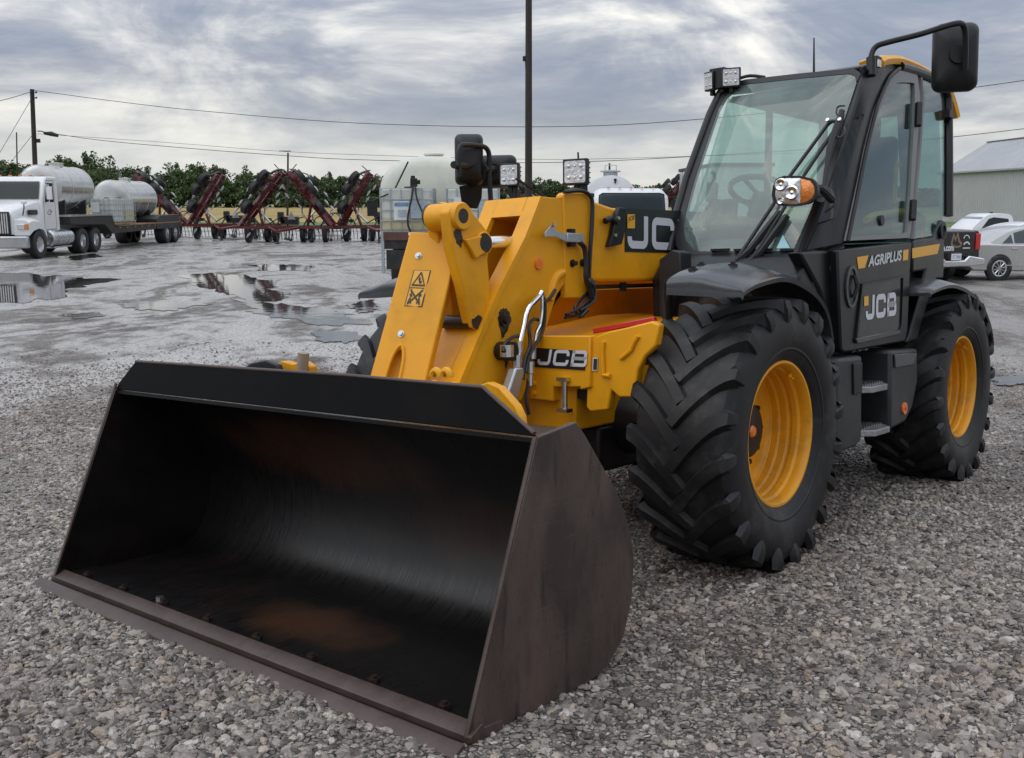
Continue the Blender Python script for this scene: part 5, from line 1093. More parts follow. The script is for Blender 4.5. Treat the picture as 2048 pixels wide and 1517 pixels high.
for z, y1 in ((.745, 1.12), (.50, 1.14)):
    mb = MB(); mb.prof([(-1.115, .86), (-1.49, .86), (-1.49, 1.06), (-1.40, y1), (-1.18, y1), (-1.115, 1.06)], 'z', z - .035, z); st = mb.build('step', TREAD, tele, bevel=.004)
    mb = MB()
    for i in range(9):
        for j in range(4): mb.box((-1.16 - i * .036, .92 + j * .045, z + .005), (.008, .03, .012))
    mb.build('tread_teeth', BARE, st)
mb = MB(); mb.bb((-1.52, .70, .46), (-1.08, .84, .93)); mb.build('step_recess', BLK, tele)
for k in range(3):
    mb = MB(); c = (-1.2 - .09 * k, .99, .955); mb.cyl(c, (c[0], 1.0, .935), .018, 8); mb.build('bolt', BARE, cab)
# ================================================================== BACKGROUND THINGS
WHITEP = mat('white_vehicle_paint', (.72, .73, .74), .25, 0, .05, 2, 0, 60, .3, (.45, .43, .40), .4, 2)
BLACKF = mat('black_frame_paint', (.015, .015, .016), .5, 0, .3, 4, .0, 60, 0, (.07, .06, .055), .5, 2)
STAIN = mat('stainless_tank', (.62, .62, .60), .22, .92, .08, 3, .02, 8, 0, (.45, .43, .41), .4, 1.5)
RUBR = mat('road_tyre', (.018, .018, .019), .6, 0, .3, 6, .2, 60)
ALU = mat('aluminium_wheel', (.60, .61, .62), .25, .9, .1, 12)
RED = mat('implement_red', (.105, .010, .011), .38, 0, .2, 3, .02, 60, .1, (.06, .02, .018), .6, 2)
SHOE = mat('pale_worn_steel', (.50, .50, .48), .35, .6, .2, 10)
PLAST = mat('cloudy_tote_plastic', (.55, .58, .54), .45, 0, .08, 3)
CREAM = mat('cream_poly_tank', (.60, .61, .53), .42, 0, .06, 1.5, 0, 40, 0, (.42, .42, .36), .4, 2)
WOOD = mat('raw_timber', (.26, .17, .09), .8, 0, .3, 6, .2, 40)
POLEW = mat('creosoted_pole', (.030, .024, .020), .8, 0, .4, 2, .3, 30, 0, (.07, .055, .045), .5, 2, (6, 6, .4))
WIREM = mat('power_cable', (.02, .02, .022), .6)
BROWN = mat('brown_beam', (.10, .045, .03), .6, 0, .3, 4)

def road_wheel(parent, c, r, w, side=1, hub=ALU, ax='x'):
    mb = MB(); P = [(r * .58, -w * .46), (r * .72, -w * .5), (r * .93, -w * .47), (r, -w * .36), (r, w * .36), (r * .93, w * .47), (r * .72, w * .5), (r * .58, w * .46)]
    mb.lathe([(r * .60, w * .40 * side), (r * .54, w * .42 * side), (r * .50, w * .20 * side), (r * .30, w * .10 * side), (r * .26, w * .22 * side), (0, w * .22 * side)], c, ax, 28)
    o = mb.build('wheel', hub, parent)
    mb = MB(); mb.lathe(P, c, ax, 32, 1, True); mb.build('tyre', RUBR, o); return o

# ---- white tractor unit (faces the camera, cut by the left edge of the photo)
TX, TY = -18.78, 36.45
tr = thing('semi_truck', 'white day cab semi truck with a chrome grille at the left edge', 'truck', (TX, TY, ZF))
def loft(mb, secs):
    n = len(secs[0])
    mb.grid([[*s, s[0]] for s in secs]); o = len(mb.v); mb.add(secs[0], [tuple(range(n))]); mb.add(secs[-1], [tuple(range(n))])
def xsec(y, hw, z0, z1, r, tw=None):
    tw = tw or hw; return [(-hw, y, z0), (-hw, y, z1 - r * 1.4), (-tw + r * .3, y, z1 - r * .35), (-tw + r, y, z1), (tw - r, y, z1), (tw - r * .3, y, z1 - r * .35), (hw, y, z1 - r * 1.4), (hw, y, z0)]
mb = MB(); loft(mb, [xsec(.22, .60, .92, 1.66, .14), xsec(.34, .66, .92, 1.80, .16), xsec(1.0, .82, .95, 2.02, .2), xsec(1.80, .98, 1.0, 2.18, .22)]); mb.build('hood', WHITEP, tr, 40)
for s in (-1, 1):
    mb = MB(); loft(mb, [[(s * x, y, z) for x, y, z in q] for q in ([(.62, .25, .88), (1.16, .28, .88), (1.16, .28, 1.34), (1.05, .30, 1.42), (.62, .25, 1.45)], [(.62, .55, 1.05), (1.20, .55, 1.05), (1.20, .55, 1.40), (1.10, .55, 1.48), (.62, .55, 1.55)], [(.62, .95, 1.12), (1.21, .95, 1.12), (1.21, .95, 1.36), (1.10, .95, 1.46), (.62, .95, 1.6)], [(.62, 1.35, 1.05), (1.20, 1.35, 1.05), (1.18, 1.35, 1.25), (1.05, 1.35, 1.36), (.62, 1.35, 1.5)], [(.62, 1.65, .75), (1.17, 1.65, .75), (1.15, 1.65, 1.0), (1.02, 1.65, 1.1), (.62, 1.65, 1.3)])]); mb.build('fender', WHITEP, tr, 40)
    mb = MB(); mb.bb((s * .74, .215, 1.10), (s * 1.02, .30, 1.30)); h_ = mb.build('headlight', LENS, tr, bevel=.02); mb = MB(); mb.bb((s * 1.03, .22, 1.10), (s * 1.14, .33, 1.30)); mb.build('indicator', AMBER, h_, bevel=.015)
mb = MB(); mb.bb((-.53, .15, .90), (.53, .225, 1.74)); gr_ = mb.build('grille', BLACKF, tr, bevel=.04)
for k in range(11): mb = MB(); mb.bb((-.44 + k * .088 - .024, .125, .96), (-.44 + k * .088 + .024, .17, 1.68)); mb.build('slat', CHROME, gr_)
mb = MB(); mb.prof([(-1.2, .42), (1.2, .42), (1.2, .86), (-1.2, .86)], 'y', -.02, .20); mb.build('bumper', mat('steel_bumper', (.45, .46, .48), .2, .8, .15, 2), tr, bevel=.05)
cabp = [(1.66, 1.0), (1.72, 2.14), (2.10, 2.92), (2.25, 3.04), (3.05, 3.05), (3.12, 2.9), (3.12, .95)]
mb = MB(); mb.prof(cabp, 'x', -1.03, 1.03); tc_ = mb.build('cab', WHITEP, tr, bevel=.06, seg=3)
mb = MB(); mb.add([(-.92, 1.705, 2.20), (.92, 1.705, 2.20), (.86, 2.03, 2.86), (-.86, 2.03, 2.86)], [(0, 1, 2, 3)]); mb.build('windscreen', DARKG, tc_, 0)
mb = MB(); 
for s in (-1, 1):
    mb = MB(); mb.add([(s * 1.035, 1.95, 2.08), (s * 1.035, 2.72, 2.08), (s * 1.035, 2.72, 2.80), (s * 1.035, 2.22, 2.80)], [(0, 1, 2, 3)]); mb.build('side_window', DARKG, tc_, 0)
    mb = MB(); mb.ring([(s * 1.032, y, z) for y, z in ((1.80, 1.05), (2.80, 1.05), (2.80, 2.90), (2.18, 2.90), (1.85, 2.1))], [(s * 1.032, y, z) for y, z in ((1.815, 1.065), (2.785, 1.065), (2.785, 2.885), (2.19, 2.885), (1.865, 2.1))], (s * .004, 0, 0)); mb.build('door_seam', DGREY, tc_, 0)
    mb = MB(); mb.tube([(s * 1.04, 1.95, 2.05), (s * 1.28, 1.80, 2.10), (s * 1.28, 1.80, 2.72), (s * 1.04, 1.98, 2.70)], .018, 6); mb.bb((s * 1.20, 1.77, 2.18), (s * 1.40, 1.84, 2.66)); mb.build('mirror', WHITEP if s > 0 else BLACKF, tr, bevel=.02)
    mb = MB(); mb.tube([(s * .80, .62, 1.60), (s * .92, .50, 1.85), (s * .94, .48, 2.0)], .022, 6); hm = mb.build('hood_mirror_arm', BLACKF, tr); mb = MB(); mb.box((s * .95, .47, 2.08), (.20, .10, .14)); mb.build('hood_mirror', WHITEP, hm, bevel=.04)
    mb = MB(); mb.tube([(s * .98, 2.0, .72), (s * .98, 2.05, .72), (s * .98, 3.70, .72), (s * .98, 3.75, .72)], [.25, .32, .32, .25], 24); ft = mb.build('fuel_tank', ALU, tr)
    for y in (2.4, 3.3): mb = MB(); mb.lathe([(.325, -.03), (.332, -.03), (.332, .03), (.325, .03)], (s * .98, y, .72), 'y', 24, 1, True); mb.build('tank_strap', CHROME, ft)
    mb = MB(); mb.bb((s * .72, 2.0, .34), (s * 1.22, 3.6, .40)); mb.build('running_step', ALU, tr)
    road_wheel(tr, (s * 1.03, 1.05, .52), .52, .30, s); road_wheel(tr, (s * .95, 4.75, .52), .52, .55, s); road_wheel(tr, (s * .95, 6.05, .52), .52, .55, s)
for k in range(5): mb = MB(); mb.box((-.8 + .4 * k, 2.35, 3.08), (.12, .10, .05)); mb.build('roof_marker', AMBER, tc_, bevel=.01)
mb = MB(); mb.tube([(.55, 2.3, 3.05), (.30, 2.1, 3.28)], .012, 5); mb.build('horn', CHROME, tc_)
mb = MB(); mb.bb((-.45, 1.0, .62), (.45, 7.0, .88)); mb.build('frame', BLACKF, tr)
mb = MB(); mb.bb((.84, .9, 1.62), (.95, 1.5, 1.80)); mb.build('hood_vent', BLACKF, tr, bevel=.02)
decal(ribbon([(math.cos(a) * .16 * (1 + .3 * math.sin(2 * a)), math.sin(a) * .09) for a in np.linspace(.6, 5.8, 24)], .02), lambda s, t: (1.042, 2.28 + s, 1.70 + t), 'door_script', DGREY, tc_)
decal(fit_text('mp', .16, .08, .02, .3), lambda s, t: (1.043, 2.30 + s, 1.66 + t), 'door_script', DGREY, tc_)

# ---- drop deck trailer
tl = thing('drop_deck_trailer', 'black drop deck trailer coupled behind the white semi truck', 'trailer', (-18.75, 40.0, ZF))
mb = MB(); mb.prof([(.0, 1.20), (.0, 1.50), (4.2, 1.50), (4.6, 1.02), (12.9, 1.02), (12.9, .78), (4.2, .70), (3.4, 1.12)], 'x', -1.22, 1.22); mb.build('frame', BLACKF, tl, bevel=.02)
mb = MB(); mb.bb((-1.26, -.02, 1.502), (1.26, 4.2, 1.58)); mb.build('upper_deck', ALU, tl); mb = MB(); mb.bb((-1.26, 4.6, 1.022), (1.26, 12.95, 1.07)); mb.build('lower_deck', WOOD, tl)
mb = MB(); mb.prof([(9.6, .75), (9.6, 1.25), (10.2, 1.42), (12.95, 1.42), (12.95, .75)], 'x', -1.255, 1.255); mb.build('wheel_housing', BLACKF, tl, bevel=.02)
for s in (-1, 1):
    for y in (11.1, 12.35): road_wheel(tl, (s * 1.0, y, .5), .5, .56, s)
    mb = MB(); mb.tube([(s * .9, 2.6, 1.2), (s * .9, 2.6, .5)], .07, 8); mb.build('landing_leg', BLACKF, tl)
for k in range(6): mb = MB(); mb.box((1.262, 4.9 + k * .9, .95), (.012, .10, .05)); mb.build('side_marker', mat('marker_lamp', (.5, .25, .1), .3) if k == 0 else MATS['marker_lamp'], tl)
def saddle_tank(name, loc, Rr, Ln, label, base):
    t = thing(name, label, 'tank', loc); zc = base + Rr
    mb = MB(); mb.lathe([(0, -.10), (Rr * .5, -.085), (Rr * .85, -.04), (Rr, .0), (Rr, Ln), (Rr * .85, Ln + .04), (0, Ln + .10)], (0, 0, zc), 'y', 48); mb.build('barrel', STAIN, t, 30)
    for y in (.02, Ln * .36, Ln * .68, Ln - .02): mb = MB(); mb.lathe([(Rr, -.035), (Rr + .018, -.03), (Rr + .018, .03), (Rr, .035)], (0, y, zc), 'y', 48); mb.build('band', STAIN, t)
    mb = MB(); mb.lathe([(.26, 0), (.26, .12), (.30, .12), (.30, .16), (0, .20)], (0, Ln * .5, zc + Rr - .03), 'z', 24); mb.build('manway', STAIN, t)
    for y in (Ln * .18, Ln * .82): mb = MB(); mb.prof([(-Rr * .8, 0), (Rr * .8, 0), (Rr * .82, base + Rr * .45 - 0), (Rr * .4, base + Rr * .06), (-Rr * .4, base + Rr * .06), (-Rr * .82, base + Rr * .45)], 'y', y - .05, y + .05); mb.build('saddle', BLACKF, t)
    return t
saddle_tank('storage_tank', (-18.75, 40.25, ZF + 1.58), .86, 3.1, 'large shiny steel tank on the upper deck just behind the truck cab', .22)
saddle_tank('storage_tank', (-18.85, 47.6, ZF + 1.07), .88, 3.6, 'steel tank strapped on the lower deck near the trailer wheels', .25)
def ibc(loc, rz, label, group=None, liquid=.0, w=1.0, d=1.2, sheets=()):
    t = thing('tote_tank', label, 'tote tank', loc, rz, group); h = 1.0
    mb = MB()
    for k in range(3):
        mb.box((-w / 2 + .07 + k * (w - .14) / 2, 0, .065), (.12, d, .09))
    mb.box((0, -d / 2 + .06, .125), (w, .12, .03)); mb.box((0, 0, .125), (w, .14, .03)); mb.box((0, d / 2 - .06, .125), (w, .12, .03)); mb.build('pallet', WOOD, t)
    mb = MB(); mb.prof(rrect(-w / 2 + .03, -d / 2 + .03, w / 2 - .03, d / 2 - .03, .09), 'z', .15, .15 + h); b = mb.build('bottle', PLAST, t, bevel=.05, seg=3)
    mb = MB(); mb.lathe([(.10, 0), (.10, .05), (0, .06)], (0, 0, .15 + h), 'z', 16); mb.build('cap', BLK, b)
    if liquid:
        mb = MB(); mb.prof(rrect(-w / 2 + .026, -d / 2 + .026, w / 2 - .026, d / 2 - .026, .09), 'z', .20, .20 + liquid); mb.build('liquid_line', mat('yellowish_fill', (.50, .47, .28), .4), b)
    mb = MB(); r = .011
    for k in range(6):
        x = -w / 2 + w * k / 5
        for y in (-d / 2, d / 2): mb.tube([(x, y, .14), (x, y, .16 + h)], r, 6)
    for k in range(1, 5):
        y = -d / 2 + d * k / 5
        for x in (-w / 2, w / 2): mb.tube([(x, y, .14), (x, y, .16 + h)], r, 6)
    for k in range(5):
        z = .15 + h * k / 4; mb.tube([(-w / 2, -d / 2, z), (w / 2, -d / 2, z), (w / 2, d / 2, z), (-w / 2, d / 2, z), (-w / 2, -d / 2, z)], r * 1.15, 6)
    for x in (-w * .3, w * .3): mb.tube([(x, -d / 2, .16 + h), (x, d / 2, .16 + h)], r, 6)
    mb.build('cage', GALV, t)
    for q_, (x0, x1, z0, z1, m) in enumerate(sheets): mb = MB(); mb.bb((x0, -d / 2 - .016 - .004 * q_, z0), (x1, -d / 2 - .0135 - .004 * q_, z1)); mb.build('label_plate', m, t)
    return t
TAN = mat('blue_grey_label', (.36, .44, .50), .5, 0, .2, 14); WLAB = mat('white_label', (.66, .68, .68), .5, 0, .1, 10); BLAB = mat('blue_label', (.14, .28, .44), .5, 0, .2, 8)
ibc((-18.0, 44.9, ZF + 1.07), 0, 'caged tote with a blue panel, first on the lower trailer deck', 'totes on the trailer', 0, 1.1, 1.2, ((-.45, -.1, .5, 1.0, WLAB), (-.4, 0, .25, .55, BLAB)))
ibc((-18.0, 46.3, ZF + 1.07), 0, 'caged tote between the first trailer tote and the rear steel tank', 'totes on the trailer', .4)
mb = MB(); mb.tube([(0, 0, 0), (0, 0, 1.55)], .04, 6); mb.box((-.06, 0, 1.50), (.55, .04, .26)); lad = mb.build('marker_board', mat('pale_yellow_board', (.55, .52, .30), .6), None); lad.location = (-18.55, 44.15, ZF + 1.07); tag(lad, 'pale yellow board on a post at the front of the lower trailer deck', 'board')

# ---- folded field cultivators
def cultivator(u, y, wings, label, lean=0.0, rz=0.0, scale=1.0):
    t = thing('field_cultivator', label, 'cultivator', (px_x(u, y), y, ZF), rz, 'red folding cultivators parked along the yard edge'); t.scale = (scale,) * 3
    for yy in (-.9, 0, .9): mb = MB(); mb.box((0, yy, .78), (5.0, .13, .13)); mb.build('cross_beam', RED, t)
    for xx in (-2.3, -.8, .8, 2.3): mb = MB(); mb.box((xx, 0, .78), (.10, 2.0, .10)); mb.build('long_beam', RED, t)
    for s in (-1, 1): mb = MB(); mb.tube([(s * .8, -.9, .78), (0, -2.6, .62)], .075, 6); mb.build('drawbar', RED, t)
    mb = MB(); mb.box((0, -2.45, .36), (.09, .09, .72)); mb.box((0, -2.45, .02), (.22, .22, .04)); mb.build('jack_stand', BLACKF, t)
    mb = MB(); mb.box((.1, .1, 1.10), (.9, .5, .42)); mb.box((-.35, .0, 1.30), (.3, .3, .5)); mb.build('hydraulic_block', BLACKF, t, bevel=.03)
    mb = MB(); mb.tube([(-.9, -.3, .95), (-.2, -.4, 1.35), (.3, -.3, 1.15), (.9, -.2, 1.3), (1.4, 0, .9)], .03, 6); mb.build('hoses', HOSE, t)
    mb = MB(); mb.prism([(.2, -.95, 1.18), (.62, -.95, 1.18), (.41, -.95, 1.60)], (0, .02, 0)); mb.build('slow_vehicle_sign', mat('sign_back', (.22, .22, .22), .5), t)
    for x in (-2.0, -1.15, -.72, .72, 1.15, 2.0): road_wheel(t, (x, -.25 if abs(x) > 1.5 else .35, .40), .40, .26, 1 if x > 0 else -1, SHOE)
    mb = MB()
    for k in range(26): x = -2.5 + k * .2; mb.tube([(x, 1.35, .66), (x + .02, 1.50, .30), (x, 1.62, .06)], .018, 4)
    mb.tube([(-2.55, 1.35, .68), (2.55, 1.35, .68)], .05, 6); mb.build('rear_harrow', BLACKF, t)
    for x in (-1.9, -.4, 1.0, 1.9):
        mb = MB(); mb.tube([(x, -.9, .85), (x + .1, -.5, 1.15), (x + .25, .3, 1.0), (x + .2, .9, .85)], .04, 6); mb.box((x + .15, .0, 1.08), (.22, .30, .16)); mb.build('depth_control', BLACKF, t)
    sh = None
    for k in range(15):
        x = -2.4 + k * .343
        if sh is None:
            mb = MB(); mb.tube(smooth_path([(0, 0, 0), (0, .22, .05), (0, .34, -.15), (0, .20, -.42), (0, -.02, -.58)], 3), .030, 6); mb.box((0, -.05, -.60), (.16, .18, .03), (.5, 0, 0)); sh = mb.build('shank', BLACKF, t); sh.location = (x, .9 - .9 * (k % 3), .74)
        else: share(sh, t, (x, .9 - .9 * (k % 3), .74))
    for s in (-1, 1):
        if not wings[0 if s < 0 else 1]: continue
        a = np.array([s * 2.35, 0, .85]); b = np.array([s * (.22 - lean), 0, 3.55]); d = (b - a) / np.linalg.norm(b - a); n = np.array([s * abs(d[2]), 0, abs(d[0])])   # outward normal
        for yy in (-.55, .55):
            mb = MB(); mb.tube([a + np.array([0, yy, 0]), b + np.array([0, yy, 0])], .15, 4); mb.build('wing_beam', RED, t, 0)
        for f in (.12, .42, .70, .95):
            c = a + (b - a) * f; mb = MB(); mb.tube([c + np.array([0, -.75, 0]), c + np.array([0, .75, 0])], .065, 4); mb.build('wing_cross_beam', RED, t, 0)
        mb = MB(); c = a + (b - a) * .45; mb.tube([c + np.array([0, -.56, 0]), (s * 1.15, -.56, .85)], .07, 4); mb.build('wing_brace', RED, t, 0)
        mb = MB(); c = a + (b - a) * .35; mb.tube([c + np.array([0, 0, 0]), (s * .9, 0, 1.0)], .05, 8); mb.build('wing_ram', BARE, t)
        for f, off in ((.30, .42), (.60, .50), (.70, .62), (.82, .48)):
            c = a + (b - a) * f + n * off * (.55 if f == .30 else 1) + np.array([0, (.3 if f == .7 else -.85), 0]); w_ = road_wheel(t, (0, 0, 0), .36, .26, 1, BLACKF); w_.location = c; w_.rotation_euler = (0, -s * .55 + (0 if f < .7 else -.12 * s), .25 * s)
            mb = MB(); mb.tube([a + (b - a) * f, c], .05, 6); mb.build('wheel_arm', RED, t)
        c = b + n * .28 - d * .1; mb = MB(); mb.lathe([(0, .03), (.20, .05), (.36, -.02), (.36, -.035), (.2, .03), (0, .01)], (0, 0, 0), 'z', 20); dk = mb.build('disc', BLACKF, t); dk.location = c; dk.rotation_euler = (0, s * .35, 0)
        mb = MB(); mb.tube([b, c], .035, 6); mb.tube([b - n * .1, b + n * .55 + d * .12], .025, 5); mb.build('tip_arm', BLACKF, t)
        tn = None; rr_ = random.Random(int(u) + s)
        for k in range(15):
            f = .06 + .062 * k; yy = (-.9, .1, -.75)[k % 3]; base = a + (b - a) * f; L_ = .55 + .18 * rr_.random(); sg = 1 if k % 2 else -1
            p = [np.array([0, yy, 0]) + base, np.array([0, yy, 0]) + base + n * sg * .25 + d * .12, np.array([0, yy, 0]) + base + n * sg * L_ * .8 + d * .05, np.array([0, yy, 0]) + base + n * sg * L_ - d * .22]
            mb = MB(); mb.tube(smooth_path(p, 3), .028, 5); k_ = mb.build('wing_shank', BLACKF, t)
            mb = MB(); e = p[-1]; mb.tube([e + d * .14, e, e - d * .20], [.03, .065, .02], 5); mb.build('shoe', SHOE, k_)
    return t
cultivator(577, 52.5, (1, 1), 'red cultivator whose two raised wings meet in a peak under the far pole')
cultivator(468, 57, (1, 0), 'red cultivator with one raised wing, between the steel tank trailer and the peaked one', -.35)
cultivator(770, 53.5, (1, 0), 'red cultivator partly hidden by the cream nurse tank', -.5)
cultivator(288, 58, (0, 1), 'red cultivator standing behind the trailer wheels and rear steel tank', .35)
cultivator(1015, 58, (1, 1), 'red cultivator glimpsed behind the far mirrors of the telehandler', 0, 0, .85)
cultivator(1372, 54, (1, 0), 'red cultivator showing just left of the cab windscreen', .2, 0, .95)

# ---- nurse trailer with cream tank and two totes
nt_ = thing('nurse_trailer', 'flat nurse trailer with a brown rear beam behind the telehandler boom', 'trailer', (px_x(880, 23.6), 23.6, ZF))
mb = MB(); mb.bb((-1.30, 0, 1.02), (1.30, 7.2, 1.22)); mb.build('deck', BLACKF, nt_); mb = MB(); mb.bb((-1.31, -.05, 1.222), (1.31, .12, 1.42)); mb.build('rear_beam', BROWN, nt_, bevel=.01)
mb = MB(); mb.bb((-1.31, .122, 1.222), (1.31, 7.2, 1.27)); mb.build('deck_boards', WOOD, nt_)
mb = MB(); mb.bb((-.72, -.056, 1.24), (-.60, -.051, 1.41)); rp3 = mb.build('warning_strip', WPRINT, nt_); mb = MB(); mb.bb((-.72, -.060, 1.29), (-.60, -.0565, 1.34)); mb.build('red_bar', REDR, rp3)
mb = MB(); mb.bb((-1.25, -.03, .55), (1.25, .03, 1.0)); mb.build('under_panel', BLACKF, nt_)
for s in (-1, 1):
    for y in (1.2, 2.35): road_wheel(nt_, (s * 1.0, y, .5), .5, .5, s)
    mb = MB(); mb.bb((s * 1.30, .0, .45), (s * 1.37, .06, 1.42)); mb.build('mud_flap', GALV, nt_)
mb = MB(); mb.tube([(-1.2, .2, 2.3), (-1.55, .3, 2.15), (-1.55, .3, 1.75)], .02, 6); mb.bb((-1.72, .28, 1.78), (-1.48, .34, 2.15)); mb.build('mirror', BLK, nt_, bevel=.02)
mb = MB(); mb.tube([(-1.2, .6, 2.2), (-.75, .5, 3.05)], .02, 6); mb.build('whip_rod', BLK, nt_)
ct = thing('poly_tank', 'big cream oval tank lying on the nurse trailer', 'tank', (px_x(868, 26), 25.3, ZF + 1.27))
rows = []
for y, k in ((-.05, .70), (.0, .86), (.10, .96), (.28, 1.0), (2.0, 1.0), (3.9, 1.0), (4.1, .96), (4.2, .86), (4.25, .7)): rows.append([(1.30 * k * math.copysign(abs(math.cos(a)) ** .75, math.cos(a)), y, 1.0 + .97 * k * math.copysign(abs(math.sin(a)) ** .85, math.sin(a))) for a in np.linspace(0, 2 * math.pi, 49)])
mb = MB(); mb.grid(rows); mb.f.append(tuple(range(48))); mb.f.append(tuple(range(len(rows) * 49 - 49, len(rows) * 49 - 1))); mb.build('shell', CREAM, ct, 40)
mb = MB(); mb.lathe([(.22, 0), (.22, .06), (.26, .07), (.26, .11), (0, .13)], (.05, .6, 1.93), 'z', 20); mb.build('lid', CREAM, ct)
for y in (.8, 3.2): mb = MB(); mb.prof([(-1.0, .0), (1.0, .0), (1.05, .35), (.6, .08), (-.6, .08), (-1.05, .35)], 'y', y, y + .1); mb.build('cradle', BLACKF, ct)
ibc((px_x(820, 24.3), 24.35, ZF + 1.27), 0, 'caged tote with label sheets at the left rear of the nurse trailer', 'totes on the nurse trailer', .28, 1.24, 1.05, ((-.30, .06, .42, .86, WLAB), (.10, .46, .46, .88, TAN), (-.28, .05, .74, .83, BLAB), (-.2, 0.0, .5, .66, TAN)))
ibc((px_x(948, 24.3), 24.35, ZF + 1.27), 0, 'caged tote at the right rear of the nurse trailer, behind the far mirrors', 'totes on the nurse trailer', .22, 1.24, 1.05, ((-.45, -.10, .50, .95, WLAB), (.15, .5, .4, .8, TAN)))
pm = thing('transfer_pump', 'small black pump with hanging hoses on top of the left tote', 'pump', (px_x(831, 23.8), 23.85, ZF + 1.27 + 1.16)); mb = MB(); mb.box((0, 0, .13), (.16, .16, .20)); mb.box((-.02, 0, .25), (.10, .10, .08)); mb.box((.10, 0, .14), (.10, .10, .10)); mb.build('body', BLK, pm, bevel=.015)
mb = MB(); mb.tube(smooth_path([(-.01, -.06, .08), (-.05, -.14, -.25), (-.13, -.16, -.6), (-.14, -.16, -.85), (-.08, -.16, -1.0)], 4), .024, 7); mb.build('hose', HOSE, pm); mb = MB(); mb.tube(smooth_path([(.03, -.06, .08), (.08, -.14, -.25), (.22, -.16, -.6), (.33, -.16, -.9), (.36, -.16, -1.0)], 4), .022, 7); mb.build('hose', HOSE, pm)

# ---- white tank truck behind the boom
t2 = thing('tank_truck', 'white flat fronted truck behind the boom, facing the camera', 'truck', (px_x(1268, 30.5), 30.5, ZF))
mb = MB(); loft(mb, [xsec(.9, 1.12, .75, 1.75, .15), xsec(1.1, 1.16, .75, 2.36, .2, 1.06), xsec(1.35, 1.17, .75, 2.52, .18, 1.06), xsec(2.6, 1.17, .75, 2.52, .18, 1.06)]); c2_ = mb.build('cab', WHITEP, t2, 40)
mb = MB(); mb.add([(-1.02, .84, 1.66), (1.02, .84, 1.66), (.98, 1.04, 2.34), (-.98, 1.04, 2.34)], [(0, 1, 2, 3)]); mb.build('windscreen', DARKG, c2_, 0)
mb = MB(); mb.ring(resample([(-1.06, .822, 1.62), (1.06, .822, 1.62), (1.02, 1.045, 2.38), (-1.02, 1.045, 2.38)], 32), resample([(-1.02, .832, 1.66), (1.02, .832, 1.66), (.98, 1.035, 2.34), (-.98, 1.035, 2.34)], 32), (0, .01, 0)); mb.build('windscreen_seal', BLK, c2_)
for s in (-1, 1):
    mb = MB(); mb.tube([(s * 1.15, 1.2, 2.25), (s * 1.35, 1.1, 2.25), (s * 1.35, 1.1, 1.75)], .018, 6); mb.bb((s * 1.27, 1.07, 1.78), (s * 1.43, 1.13, 2.16)); mb.build('mirror', BLK, t2, bevel=.02)
    mb = MB(); mb.bb((s * .6, .86, .95), (s * .95, .92, 1.15)); mb.build('headlight', LENS, t2)
    road_wheel(t2, (s * 1.0, 1.6, .5), .5, .3, s); road_wheel(t2, (s * .95, 5.6, .5), .5, .5, s)
for k in range(5): mb = MB(); mb.box((-.7 + .35 * k, 1.28, 2.535), (.07, .06, .03)); mb.build('roof_marker', AMBER, c2_)
mb = MB(); mb.bb((-.45, 1.2, .6), (.45, 8.0, .85)); mb.bb((-1.1, .88, .55), (1.1, 1.0, .85)); mb.build('frame', BLACKF, t2)
mb = MB(); mb.lathe([(0, -.08), (.6, -.05), (.92, .02), (.92, 4.6), (.6, 4.68), (0, 4.7)], (-.42, 3.2, 2.05), 'y', 40); tk = mb.build('tank_barrel', WHITEP, t2, 30)
mb = MB(); mb.lathe([(.24, 0), (.24, .14), (.34, .14), (.34, .18), (0, .22)], (-.42, 3.6, 2.94), 'z', 20); mb.tube([(-.62, 3.4, 3.05), (-.62, 3.4, 3.30), (-.25, 3.4, 3.30), (-.25, 3.4, 3.05)], .016, 6); mb.build('manway', GALV, tk)
mb = MB(); mb.lathe([(0, -.02), (.06, 0), (.06, .03)], (-.55, 3.19, 2.62), 'y', 12); mb.build('gauge', BLK, tk); mb = MB(); mb.tube([(-.3, 3.16, 2.85), (-.3, 3.14, 2.70)], [.05, .02], 8); mb.build('vent_fitting', BLK, tk)
for y in (3.6, 5.4, 7.2): mb = MB(); mb.prof([(-1.2, .85), (.4, .85), (.45, 1.6), (-.1, 1.2), (-.75, 1.2), (-1.25, 1.6)], 'y', y, y + .1); mb.build('saddle', BLACKF, tk)
# ---- plain white box trailer, mostly behind the cab
bt = thing('box_trailer', 'white box trailer with a dark top edge behind the telehandler cab', 'trailer', (px_x(1352, 53) + 1.36, 44, ZF))
mb = MB(); mb.bb((-1.28, 0, 1.15), (1.28, 9, 3.60)); bx_ = mb.build('box', WHITEP, bt, bevel=.02); mb = MB(); mb.bb((-1.34, -.08, 3.60), (1.34, 9.02, 3.74)); mb.build('top_rail', BLACKF, bx_)
for k in range(8): mb = MB(); mb.bb((-1.30, .3 + k * 1.1, 1.2), (-1.283, .34 + k * 1.1, 3.58)); mb.build('side_post', GALV, bx_)
mb = MB(); mb.bb((-.5, .1, .7), (.5, 9, 1.14)); mb.build('frame', BLACKF, bt)
for s in (-1, 1):
    for y in (1.2, 2.4): road_wheel(bt, (s * .98, y, .5), .5, .5, s)
    mb = MB(); mb.tube([(s * .8, 7.4, .9), (s * .8, 7.4, .02)], .06, 8); mb.build('landing_leg', BLACKF, bt)

